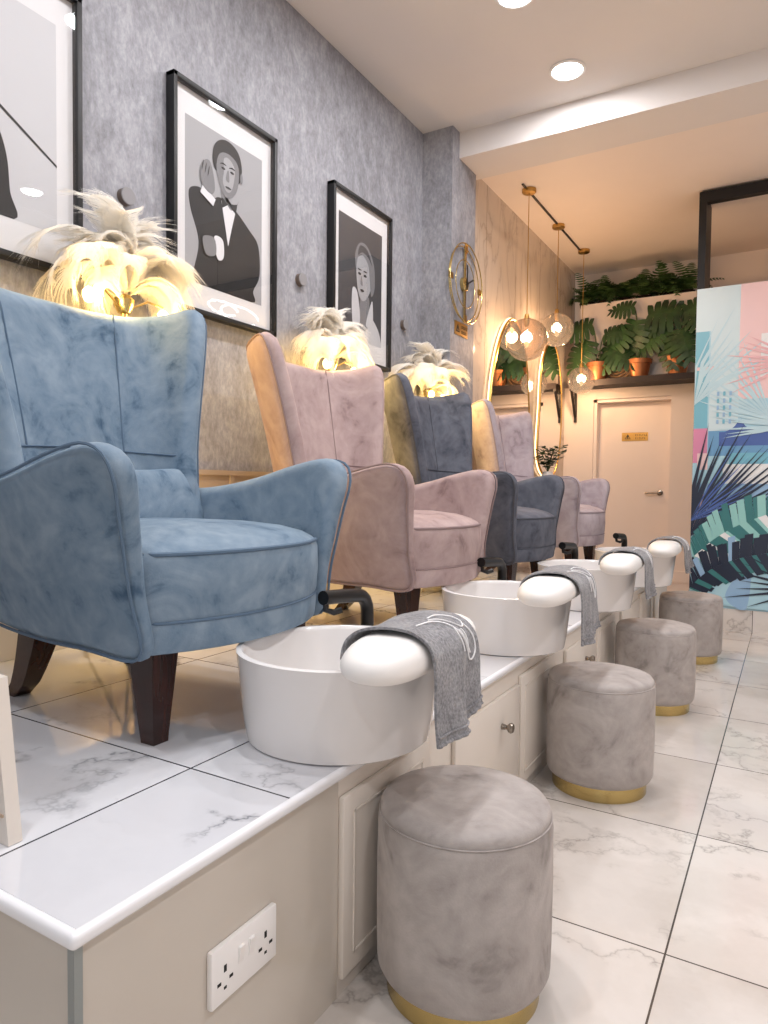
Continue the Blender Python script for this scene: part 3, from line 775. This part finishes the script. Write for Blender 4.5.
def warning_plaque(loc, w, h, axis, label):
    # small gold plate: triangle pictogram and two short rows of dark lettering
    t = empty('plaque', loc); tag(t, label, 'sign')
    if axis == 'x': f = lambda a, z, d: (d, a, z)
    else: f = lambda a, z, d: (a, -d, z)
    def rect(b, a0, a1, z0, z1, d0, d1): b.prism([(a0, z0), (a1, z0), (a1, z1), (a0, z1)], lambda p: f(p[0], p[1], d0), lambda p: f(p[0], p[1], d1))
    b = MB(); rect(b, -w / 2, w / 2, -h / 2, h / 2, 0, .004); b.build('plate', M['brass'], t, smooth=False)
    b = MB(); cx = -w * .27; s = h * .34
    tri = [(cx - s, -s * .8), (cx + s, -s * .8), (cx, s)]; k = .68; tri2 = [(cx + (p[0] - cx) * k, -s * .27 + (p[1] + s * .27) * k) for p in tri]
    for i in range(3):
        j = (i + 1) % 3; b.prism([tri[i], tri[j], tri2[j], tri2[i]], lambda p: f(p[0], p[1], .004), lambda p: f(p[0], p[1], .0048))
    rect(b, cx - .006, cx + .006, -.012, .016, .004, .0048); rect(b, cx - .006, cx + .006, -.022, -.015, .004, .0048)
    for r_, (n, ww) in enumerate(((7, .032), (6, .032))):
        for i in range(n):
            a0 = w * .02 + i * w * .068; z0 = h * (.08 if r_ == 0 else -.3)
            rect(b, a0, a0 + w * .016, z0, z0 + h * .22, .004, .0048)
            if i % 2 == 0: rect(b, a0, a0 + w * .042, z0 + h * .17, z0 + h * .22, .004, .0048)
            if i % 3 != 1: rect(b, a0, a0 + w * .042, z0, z0 + h * .05, .004, .0048)
    b.build('lettering', M['hole'], t, smooth=False)
warning_plaque((-1.87, 4.12, 2.03), .2, .085, 'x', 'small copper plaque below the gold ring clock')
warning_plaque((-1.30, YF + .13, 1.515), .24, .08, 'y', 'small gold warning plate with triangle on the cream door')

# ------------------------------------------------------------------ feather lamps behind the chairs
def plume_mesh(seed, L, W):
    rnd = random.Random(seed); b = MB(); n = 30
    e0 = R(rnd.uniform(55, 80)); bend = R(rnd.uniform(110, 190)); sway = rnd.uniform(-.5, .5)
    p = Vector((.012, 0, 0)); pts = []; dirs = []
    for k in range(n):
        u = k / (n - 1); a = e0 - bend * u ** 1.7
        d = Vector((math.cos(a), sway * u * .6, math.sin(a))).normalized()
        pts.append(p.copy()); dirs.append(d); p = p + d * (L / n)
    b.tube(pts, [.0022 * (1 - .8 * k / n) for k in range(n)], 5)
    NB = 210
    for k in range(NB):
        u = .10 + .90 * k / (NB - 1); i = min(int(u * (n - 1)), n - 1)
        q = pts[i] + (pts[min(i + 1, n - 1)] - pts[i]) * (u * (n - 1) - i); d = dirs[i]
        side = Vector((-math.sin(.0), 1, 0)); side = (side - d * side.dot(d)).normalized(); nrm = d.cross(side)
        if nrm.z < 0: nrm = -nrm
        prof = W * (.35 + .65 * min(1, u * 2.2)) * (1 - max(0, (u - .72) / .28) ** 2 * .45)
        clump = math.sin(k * .9) * .05 + math.sin(k * .37 + seed) * .05
        for sg in (-1, 1):
            l = prof * rnd.uniform(.9, 1.06); droop = .45 + clump * 2 + rnd.uniform(-.06, .06)
            lean = .55 + clump + .9 * max(0, (u - .75) / .25); lift = .22 + clump
            vs = []; m = 5; wd = rnd.uniform(.0016, .0028)
            for j in range(m):
                t = j / (m - 1)
                c = q + (side * sg * (1 - .3 * t * t) + d * lean * t) * l * t + nrm * l * (lift * t) + Vector((0, 0, -1)) * l * droop * t * t
                ww = wd * (1 - .6 * t)
                vs += [c - d * ww, c + d * ww]
            b.add(vs, [(2 * j, 2 * j + 1, 2 * j + 3, 2 * j + 2) for j in range(m - 1)])
    o = b.build('feather', M['feather'], fix=False, sharp=180); me = o.data; bpy.data.objects.remove(o); return me
PLUMES = [plume_mesh(s, .27 + .035 * (s % 4), .078 + .010 * (s % 3)) for s in range(8)]
def feather_lamp(x, y, top, label, seed, n=24, bulbs=((0.02, -.12), (.03, .14))):
    rnd = random.Random(seed)
    t = empty('feather_lamp', (x, y, HP)); tag(t, label, 'lamp', 'feather floor lamps behind the armchairs')
    b = MB()
    for a in (R(30), R(150), R(270)): b.tube([(.0, 0, .3), (.05 * math.cos(a), .1 * math.sin(a), .1), (.07 * math.cos(a), .15 * math.sin(a), .004)], .006, 8)
    b.build('tripod_leg', M['gold'], t)
    MB().tube([(0, 0, .28), (0, 0, top)], .011, 12).build('stem', M['gold'], t)
    b = MB(); b.lathe([(0, -.05), (.02, -.045), (.032, -.02), (.034, .0), (.02, .015), (0, .018)], 20, (0, 0, top)); b.build('crown', M['gold'], t)
    for i in range(n):
        az = 2 * PI * (i * 7 % n) / n + rnd.uniform(-.2, .2); tier = i % 4
        # flattened fan: the lamp stands close to the wall
        o = bpy.data.objects.new('feather', PLUMES[rnd.randrange(len(PLUMES))]); COL.objects.link(o); o.parent = t
        o.location = (0, 0, top + .004); c, s_ = math.cos(az), math.sin(az)
        az2 = math.atan2(s_, c * .4)
        sc = rnd.uniform(.8, 1.12) * (.62 + .38 * abs(math.sin(az2)))
        o.rotation_euler = (rnd.uniform(-.2, .2), R((-52, -30, -6, 14)[tier]) + rnd.uniform(-.12, .12), az2); o.scale = (sc, sc, sc)
    for k, (bx, by) in enumerate(list(bulbs) + [(0, 0)]):
        added_low = k == len(bulbs); tz = top if not added_low else .52; bx, by = (bx, by) if not added_low else (.0, .05)  # last bulb is hidden on the stem, added to throw amber light low
        g = MB(); g.tube([(0, 0, tz - .04), (bx * .6, by * .6, tz + .01), (bx, by, tz - .0)], .004, 6); h_ = g.build('bulb_arm', M['gold'], t)
        g = MB(); g.lathe([(0, -.026), (.012, -.02), (.019, -.004), (.018, .01), (.009, .021), (.0, .024)], 20, (bx, by, tz - .03)); g.build('bulb', M['bulb'], h_)
        lt = bpy.data.lights.new('lamp glow', 'POINT'); lt.energy = 6 if added_low else 4.5; lt.color = (1., .62, .18); lt.shadow_soft_size = .03
        lo = bpy.data.objects.new('lamp glow', lt); COL.objects.link(lo); lo.location = (x + bx + (.0 if added_low else .045), y + by + (.05 if added_low else 0), HP + tz - .05)
    return t
feather_lamp(-1.935, 1.55, 1.16, 'cream ostrich feather lamp glowing behind the blue armchair', 3, 46, ((.05, -.17), (.03, .14)))
feather_lamp(-1.935, 2.75, 1.15, 'cream ostrich feather lamp glowing behind the mauve armchair', 5, 42, ((.05, -.1), (.03, .16)))
feather_lamp(-1.935, 3.80, 1.14, 'cream ostrich feather lamp glowing behind the slate armchair', 9, 40, ((.05, -.06), (.03, .14)))

# ------------------------------------------------------------------ lit mirrors on the marble wall
def lit_mirror(yc, zc, pts, label):
    t = empty('wall_mirror', (XM, yc, zc)); tag(t, label, 'mirror')
    o = resample(catmull(pts, True, 10), 90)
    b = MB(); b.prism(o, lambda p: (.028, p[0], p[1]), lambda p: (.034, p[0], p[1])); b.build('mirror_plate', M['mirror'], t, sharp=30)
    b = MB(); b.tube([(.03, p[0], p[1]) for p in o], .011, 8, closed=True); b.build('gold_edge', M['brass'], t)
    b = MB(); b.tube([(.016, p[0] * 1.02, p[1] * 1.012) for p in o], .006, 8, closed=True); b.build('led_strip', M['led'], t)
lit_mirror(5.34, 1.6, [(-.56, -.7), (-.58, -.2), (-.54, .2), (-.38, .55), (-.16, .73), (.06, .68), (.2, .48), (.27, .2), (.33, -.2), (.4, -.7), (0, -.82)], 'tall arched mirror with glowing edge, left of the two on the marble wall')
lit_mirror(6.22, 1.62, [(-.34, -.3), (-.3, .1), (-.26, .45), (-.1, .68), (.14, .7), (.32, .45), (.36, .1), (.3, -.28), (.1, -.5), (-.18, -.48)], 'smaller rounded mirror with glowing edge, right of the two on the marble wall')
# slim stand with a leafy vase by the mirrors
o = MB().box(-.11, .11, -.11, .11, 0, .62, b=.006).build('plinth_stand', M['warmwhite']); o.location = (-1.76, 5.68, 0); o.scale = (1, 1, 1)
o.data.transform(Matrix.Diagonal((1, 1, 1.03 / .62, 1))); tag(o, 'slim white stand below the leafy vase beside the mirrors', 'stand')
t = empty('leafy_plant', (-1.76, 5.68, 1.03)); tag(t, 'small leafy plant in white vase in front of the glowing mirrors', 'plant')
b = MB(); b.lathe([(0, 0), (.04, 0), (.055, .03), (.05, .09), (.035, .12), (.03, .12), (.0, .1)], 28); b.build('vase', M['ceramic'], t)
rnd = random.Random(4); b = MB(); s2 = MB()
for k in range(16):
    az = rnd.uniform(0, 2 * PI); ln = rnd.uniform(.18, .36); pts = []
    for j in range(8):
        u = j / 7; pts.append(Vector((math.cos(az) * .13 * u ** 1.4, math.sin(az) * .13 * u ** 1.4, .1 + ln * (u - .35 * u * u))))
    s2.tube(pts, .002, 5)
    for j in range(2, 8):
        for sg in (-1, 1):
            c = pts[j]; a2 = az + sg * 1.2 + rnd.uniform(-.5, .5); r_ = rnd.uniform(.028, .044)
            d = Vector((math.cos(a2), math.sin(a2), rnd.uniform(-.3, .5))).normalized(); e = d.cross(Vector((0, 0, 1))).normalized()
            b.add([c, c + d * r_ * .7 + e * r_ * .6, c + d * r_ * 1.7, c + d * r_ * .7 - e * r_ * .6], [(0, 1, 2, 3)])
s2.build('stems', M['stem'], t); f_ = b.build('foliage', M['leaf'], t, fix=False); f_['kind'] = 'stuff'

# ------------------------------------------------------------------ pendants
def pendant(x, y, zg, r, label):
    t = empty('globe_pendant', (x, y, CZ2)); tag(t, label, 'pendant light', 'smoked glass globe pendants')
    d = zg - CZ2
    b = MB(); b.lathe([(0, 0), (.052, 0), (.052, -.022), (.046, -.028), (.01, -.032), (0, -.032)], 32); b.build('ceiling_rose', M['brass'], t)
    MB().tube([(0, 0, -.03), (0, 0, d + r + .03)], .0032, 6).build('cord', M['brass'], t)
    b = MB(); b.lathe([(0, .035), (.014, .032), (.02, .0), (.022, -.02), (.014, -.06), (0, -.062)], 24, (0, 0, d + r)); b.build('lamp_holder', M['brass'], t)
    b = MB(); n = 24; pf = [(max(r * math.sin(PI * k / n), 0), d - r * math.cos(PI * k / n)) for k in range(n + 1)]; pf = pf[:-1] + [(.02, d + r * .985)]
    b.lathe(pf, 48); b.build('glass_globe', M['smoke'], t, sharp=180)
    b = MB(); b.lathe([(0, -.026), (.014, -.021), (.02, -.006), (.018, .008), (.01, .024), (0, .027)], 20, (0, 0, d + r * .25)); b.build('bulb', M['bulbp'], t)
    lt = bpy.data.lights.new('pendant glow', 'POINT'); lt.energy = 23; lt.color = (1., .72, .46); lt.shadow_soft_size = .05
    lo = bpy.data.objects.new('pendant glow', lt); COL.objects.link(lo); lo.location = (x, y, zg - .02)
PEN = [(-1.71, 4.94, 2.105, .155, 'large smoked glass globe pendant hanging lowest on the left, nearest of three'), (-1.72, 5.72, 2.335, .139, 'smoked glass globe pendant hanging highest, middle of three'), (-1.69, 6.42, 2.01, .124, 'smoked glass globe pendant on the longest cord, furthest of three')]
for p in PEN: pendant(*p)
o = MB().box(-1.727, -1.711, 4.82, 6.42, CZ2 - .01, CZ2, b=.002).build('ceiling_rail', M['darksteel']); tag(o, 'thin dark rail on the ceiling joining the three globe pendants', 'rail')

# ------------------------------------------------------------------ shelf, plants, ferns on the far wall
b = MB(); n = 24; pts = [(XM + .1 + (1.95) * k / n, YF - .20 - .1 * math.sin(PI * k / n)) for k in range(n + 1)] + [(.1, YF), (XM + .1, YF)]
b.prism(pts, lambda p: (p[0], p[1], 1.975), lambda p: (p[0], p[1], 2.03)); o = b.build('wall_shelf', M['shelf'], sharp=20)
tag(o, 'long dark wooden shelf above the cream door carrying potted monsteras', 'shelf')
b = MB(); b.box(XM + .1, XM + .125, YF - .02, YF, 1.66, 1.975); b.box(XM + .1, XM + .125, YF - .2, YF, 1.95, 1.975)
b.prism([(YF - .17, 1.955), (YF - .15, 1.955), (YF - .01, 1.72), (YF - .01, 1.69)], lambda p: (XM + .1, p[0], p[1]), lambda p: (XM + .125, p[0], p[1])); b.build('bracket', M['darksteel'], o, smooth=False)
def mon_leaf(b, base, dirv, nrm, L, rnd):
    """split monstera leaf: two rows of lobes along a drooping midrib"""
    d = dirv.normalized(); side = d.cross(nrm).normalized(); up = side.cross(d).normalized()
    K = 7
    def P(u, v): # u along midrib 0..1, v lateral in units of L
        dr = -.28 * u * u - .5 * v * v
        return base + d * (L * u) + side * (v * L) + up * (L * dr)
    prof = [0.40, .52, .55, .52, .45, .34, .2]
    for sg in (-1, 1):
        for k in range(K):
            u0 = k / K; u1 = (k + 1) / K; w = prof[k]
            sh = .16 * (1 - k / K) * -1 + .14 * k / K + .06
            vs = []; m = 5
            for j in range(m):
                t = j / (m - 1); tap = 1 - .55 * t ** 3
                uc = (u0 + u1) / 2 + sh * t; hw = (u1 - u0) / 2 * (1.08, 1.08, 1.08, 1.05, .7)[j]
                vs += [P(uc - hw, sg * w * t), P(uc + hw, sg * w * t)]
            if sg > 0: fs = [(2 * j, 2 * j + 1, 2 * j + 3, 2 * j + 2) for j in range(m - 1)]
            else: fs = [(2 * j + 1, 2 * j, 2 * j + 2, 2 * j + 3) for j in range(m - 1)]
            b.add(vs, fs)
def monstera(x, y, specs, label, seed):
    t = empty('potted_monstera', (x, y, 2.03)); tag(t, label, 'plant', 'potted monsteras on the dark shelf')
    b = MB(); b.lathe([(0, 0), (.072, 0), (.095, .13), (.106, .132), (.11, .17), (.1, .17), (.092, .14), (0, .14)], 36); p = b.build('pot', M['copper'], t)
    b = MB(); b.lathe([(.092, .14), (.06, .152), (0, .155)], 24); b.build('soil', M['soil'], p)
    rnd = random.Random(seed); s_ = MB(); f = MB()
    for (az, reach, h, L, pitch) in specs:
        a = R(az); e = Vector((math.cos(a) * reach, math.sin(a) * reach, h))
        st = [Vector((.02 * math.cos(a), .02 * math.sin(a), .13)), Vector((e.x * .3, e.y * .3, .13 + (h - .13) * .5)), Vector((e.x * .7, e.y * .7, .13 + (h - .13) * .88)), e]
        s_.tube([Vector(q) for q in catmull([tuple(q) for q in st], False, 5)], .006, 6)
        pr = R(pitch); d = Vector((math.cos(a) * math.cos(pr), math.sin(a) * math.cos(pr), math.sin(pr)))
        nr = Vector((-math.cos(a) * math.sin(pr), -math.sin(a) * math.sin(pr) , math.cos(pr))) + Vector((0, -2.2, .3))
        mon_leaf(f, e, d, nr, L, rnd)
    for q in (s_, f): q.v = [(max(v[0], XM + .03 - x), min(v[1], YF - .02 - y - .05 * (v[1] > YF - .1 - y) * random.random()), max(v[2], .03)) for v in q.v]
    s_.build('stems', M['stem'], t); f.build('foliage', M['leaf'], t, fix=False, sharp=180)
monstera(-1.225, 6.67, [(190, .13, .46, .29, -42), (205, .04, .53, .31, -72), (-8, .07, .57, .36, 4), (188, .06, .66, .21, 4), (192, .19, .25, .28, -26), (-12, .05, .45, .21, 10)], 'monstera in copper pot, middle of the dark shelf above the door', 1)
monstera(-.90, 6.66, [(-60, .06, .40, .32, -52), (190, .11, .43, .30, -32), (-20, .1, .52, .27, -20), (-100, .03, .34, .28, -62), (-10, .05, .56, .3, 20)], 'monstera in copper pot at the right end of the shelf, by the mural', 2)
monstera(-1.60, 6.66, [(190, .06, .53, .28, -6), (200, .10, .38, .31, -55), (-10, .06, .43, .22, 10), (-20, .10, .27, .28, -22)], 'monstera at the left end of the shelf, behind the furthest globe pendant', 3)
b = MB()
for r_ in (.05, .08, .11, .14): b.tube([(r_ * math.cos(2 * PI * k / 40), .012 * (r_ / .14), r_ * math.sin(2 * PI * k / 40)) for k in range(40)], .011, 8, closed=True)
b.lathe([(0, 0), (.05, .002), (.05, .012), (0, .012)], 32, axis='y')
o = b.build('woven_plate', M['wicker']); o.location = (-1.44, YF - .055, 2.03 + .152); o.rotation_euler = (R(-8), 0, 0); tag(o, 'round woven plate standing on the dark shelf between two plants', 'plate')
# ferns in the trough above
def fern(x, label, seed):
    rnd = random.Random(seed); t = empty('potted_fern', (x, YF + .2, 2.8)); tag(t, label, 'plant', 'ferns above the boxed wall')
    b = MB(); b.lathe([(0, 0), (.06, 0), (.075, .06), (.07, .06), (0, .05)], 20); b.build('pot', M['soil'], t)
    b = MB()
    for k in range(26):
        az = rnd.uniform(0, 2 * PI) if k % 3 else rnd.uniform(PI + .3, 2 * PI - .3); L = rnd.uniform(.24, .4); e0 = R(rnd.uniform(35, 85)); bend = R(rnd.uniform(60, 125))
        p = Vector((0, 0, .05)); m = 13; pts = []
        for j in range(m):
            u = j / (m - 1); a = e0 - bend * u; pts.append(p.copy())
            p = p + Vector((math.cos(az) * math.cos(a), math.sin(az) * math.cos(a) * (1 if math.sin(az) < 0 else .4), math.sin(a))) * (L / m)
        for j in range(1, m):
            d = (pts[j] - pts[j - 1]).normalized(); sd = d.cross(Vector((0, 0, 1))); sd = sd.normalized() if sd.length > .05 else Vector((1, 0, 0))
            l = .062 * math.sin(PI * (j + 1) / (m + 2)) + .008
            for sg in (-1, 1):
                c = pts[j]; tip = c + (sd * sg + d * .45).normalized() * l + Vector((0, 0, -.2 * l)); wd = .011
                b.add([c - d * wd * .5, c + d * wd, tip, c + (tip - c) * .5 - d * wd], [(0, 1, 2, 3)])
    b.v = [(max(v[0], XM + .02 - x), min(v[1], .16), v[2]) for v in b.v]
    b.build('fronds', M['fern'], t, fix=False, sharp=180)
fx = [-1.80, -1.62, -1.44, -1.26, -1.07, -.88]
fl = ['in the corner against the marble wall', 'second from the left corner', 'third from the left corner', 'fourth from the left corner', 'fifth from the left corner', 'sixth from the left corner', 'partly behind the black frame']
for i, x in enumerate(fx): fern(x, 'green fern above the boxed wall, ' + fl[i], 20 + i)

# ------------------------------------------------------------------ black portal frame and palm mural
t = empty('metal_frame', (-.605, 5.56, .155)); tag(t, 'black steel portal frame reaching the ceiling behind the mural', 'frame')
b = MB(); b.box(-.025, .025, 0, .35, 0, 3.03); b.build('post', M['blackframe'], t, smooth=False)
b = MB(); b.box(.025, 2.6, 0, .06, 2.95, 3.03); b.build('top_bar', M['blackframe'], t, smooth=False)
MUR = [plain('mural ink %d' % i, c, .28) for i, c in enumerate([
    rgb(172, 212, 226), rgb(206, 226, 232), rgb(238, 204, 204), rgb(110, 160, 200), rgb(78, 104, 168), rgb(216, 140, 172), rgb(42, 50, 68), rgb(62, 124, 126),
    rgb(122, 186, 206), rgb(236, 238, 238), rgb(150, 186, 218), rgb(230, 184, 188), rgb(150, 205, 200), rgb(190, 220, 230)])]
t = empty('mural_panel', (-.622, 5.5, .155)); tag(t, 'tall partition panel printed with palm leaves and pink and blue sea', 'partition')
MW, MH = 2.4, 2.31
MB().box(0, MW, 0, .035, 0, MH).build('board', M['plastic'], t, smooth=False)
mb = MB(); lev = [0]
def ink(poly, mi):
    lev[0] += 1; y = -.0005 - .00012 * lev[0]
    mb.add([(min(max(p[0], 0.001), MW - .001), y, min(max(p[1], 0.001), MH - .001)) for p in poly], [tuple(range(len(poly)))], mi)
def rectp(a0, a1, z0, z1): return [(a0, z0), (a1, z0), (a1, z1), (a0, z1)]
ink(rectp(0, MW, 0, MH), 0)
ink(rectp(0, .09, 1.2, 2.0), 8); ink(rectp(.1, .29, 1.25, 2.31), 1); ink(rectp(0, .14, 2.0, 2.31), 1)
ink(rectp(.285, .62, 1.5, MH), 2); ink(rectp(.62, .9, 1.4, MH), 1); ink(rectp(.9, 1.6, 1.3, MH), 2); ink(rectp(1.6, MW, 1.3, MH), 0)
ink(rectp(0, .13, 1.72, 1.745), 2)
ink(rectp(.42, .62, 1.65, 1.95), 9)
ink(rectp(0, .095, 1.05, 1.3), 5); ink(rectp(.03, .1, 1.0, 1.12), 2)
ink(rectp(.1, MW, 1.1, 1.28), 3); ink(rectp(.17, MW, 1.17, 1.27), 4); ink(sm([(.2, 1.26), (.26, 1.3), (.31, 1.36), (.35, 1.3), (.5, 1.29), (.5, 1.2), (.25, 1.2)]), 4)
ink(rectp(.24, MW, 1.03, 1.12), 8); ink(rectp(.2, MW, .88, 1.04), 9); ink(rectp(.05, MW, .6, .9), 10)
ink(rectp(.0, .1, .55, .82), 2)
def palm_fan(cx, cz, a0, a1, n, L, wd, mi, jit=0, seed=1):
    rnd = random.Random(seed)
    for k in range(n):
        a = R(a0 + (a1 - a0) * k / (n - 1)) + rnd.uniform(-jit, jit); l = L * rnd.uniform(.8, 1.1); c, s_ = math.cos(a), math.sin(a)
        q = [(cx + c * l * u - s_ * wd * w, cz + s_ * l * u + c * wd * w) for u, w in ((.04, -.25), (.45, -1), (1, 0), (.45, 1), (.04, .25))]
        if min(p[0] for p in q) < -.4: continue
        ink(q, mi)
palm_fan(-.12, 1.46, 28, 66, 9, .72, .013, 13, .02, 2); palm_fan(.5, 1.35, 110, 165, 10, .62, .009, 13, .03, 3)
palm_fan(.66, 1.75, 150, 205, 9, .45, .012, 11, .03, 4); palm_fan(.62, 1.3, 160, 190, 7, .5, .010, 13, .03, 5)
for k in range(3):
    for j in range(5): ink(rectp(.15 + k * .04, .165 + k * .04, 1.33 + j * .05, 1.36 + j * .05), 8 if (j + k) % 2 else 10)
palm_fan(-.06, .5, 28, 78, 17, .88, .013, 6, .02, 6); palm_fan(-.03, .62, 20, 60, 9, .6, .006, 4, .04, 7)
def banana(path, w, ca, cb, n, seed):
    rnd = random.Random(seed); P = catmull(path, False, 10)
    L = len(P)
    for sg in (1, -1):
        for k in range(n):
            i = int(k * (L - 2) / n); a = P[i]; b_ = P[min(i + max(2, L // n + 1), L - 1)]
            dx, dz = b_[0] - a[0], b_[1] - a[1]; l = math.hypot(dx, dz) or 1; nx, nz = -dz / l * sg, dx / l * sg
            ww = w * (math.sin(PI * min(1, (k + 1.5) / (n + 1.5)) ** .8) ** .5) * rnd.uniform(.8, 1.1)
            ln = .35 * ww
            ink([(a[0], a[1]), (b_[0], b_[1]), (b_[0] + nx * ww + dx / l * ln, b_[1] + nz * ww + dz / l * ln), (a[0] + nx * ww * 1.02 + dx / l * ln, a[1] + nz * ww * 1.02 + dz / l * ln)], rnd.choice(ca if sg > 0 else cb))
banana([(.02, .36), (.16, .5), (.34, .62), (.6, .72), (1.0, .78)], .17, [7, 7, 6, 12, 7, 7], [7, 12, 7, 9], 22, 8)
ink(sm([(.2, .3), (.3, .36), (.5, .4), (1.4, .46), (2.3, .3), (2.3, .02), (.3, .02), (.12, .1)]), 0)
ink(sm([(.24, .1), (.32, .26), (.4, .34), (.38, .02), (.3, .02)]), 10)
banana([(.0, .13), (.12, .26), (.3, .36), (.6, .43), (1.1, .44)], .15, [6, 6, 6, 6, 10, 6, 6], [6, 6, 7], 26, 9)
palm_fan(.75, .18, 150, 200, 7, .5, .009, 6, .04, 10); palm_fan(1.6, .2, 20, 160, 18, .7, .014, 7, .05, 11)
mb.build('mural_print', MUR, t, smooth=False, fix=False)

# ------------------------------------------------------------------ recessed downlights and neon
DL = [(-1.095, 3.745, 'round recessed downlight in the white ceiling, just before the beam'), (-1.14, 3.06, None), (-1.04, 2.2, None), (-1.04, 1.25, None), (-1.04, .2, None), (1.02, 3.24, None), (1.1, 2.2, None), (1.05, 1.2, None), (1.05, .1, None), (0, -1.4, None)]  # unseen ones with no reflection in the glass are added to light the room
for x, y, l in DL:
    t = empty('downlight', (x, y, CZ)); tag(t, l or 'round recessed downlight in the ceiling outside the frame, seen reflected or added for light', 'ceiling light', 'recessed downlights in the white ceiling')
    b = MB(); b.lathe([(.08, -.001), (.094, -.001), (.096, -.006), (.082, -.01), (.08, -.004)], 40); b.build('rim', M['plastic'], t)
    b = MB(); b.lathe([(0, -.003), (.081, -.003), (.081, -.005), (0, -.005)], 40); b.build('diffuser', M['lamp'], t)
    lt = bpy.data.lights.new('downlight beam', 'AREA'); lt.shape = 'DISK'; lt.size = .12; lt.energy = 9 if y > 3.7 else 15; lt.color = (.98, .97, 1.)
    lo = bpy.data.objects.new('downlight beam', lt); COL.objects.link(lo); lo.location = (x, y, CZ - .012)
b = MB()
for c, zc, a, bb in ((.12, 0, .27, .085), (-.12, .02, .2, .06)):
    b.tube([(0, c + a * math.cos(2 * PI * k / 48), zc + bb * math.sin(2 * PI * k / 48)) for k in range(44)], .01, 8)
t = empty('neon_sign', (.74, 5.15, 2.72)); tag(t, 'white neon loops hanging outside the frame, seen only reflected in picture glass', 'sign')
b.build('neon_tube', M['neon'], t)
for yy in (-.2, .25): MB().tube([(0, yy, .06), (0, yy, CZ2 - 2.72)], .002, 6).build('hanging_wire', M['darksteel'], t)

# ------------------------------------------------------------------ world, sky through the shop window
w = bpy.data.worlds.new('world'); scene.world = w; w.use_nodes = True
bg = w.node_tree.nodes['Background']; bg.inputs[0].default_value = (.86, .93, 1., 1); bg.inputs[1].default_value = 1.0
scene.view_settings.view_transform = 'Standard'; scene.view_settings.look = 'None'; scene.view_settings.exposure = 0.; scene.view_settings.gamma = 1.; scene.view_settings.use_curve_mapping = False
scene.cycles.use_denoising = True
scene.cycles.max_bounces = 10; scene.cycles.transparent_max_bounces = 24; scene.cycles.diffuse_bounces = 8; scene.cycles.glossy_bounces = 5
scene.cycles.sample_clamp_indirect = 6.; scene.cycles.caustics_reflective = False; scene.cycles.caustics_refractive = False
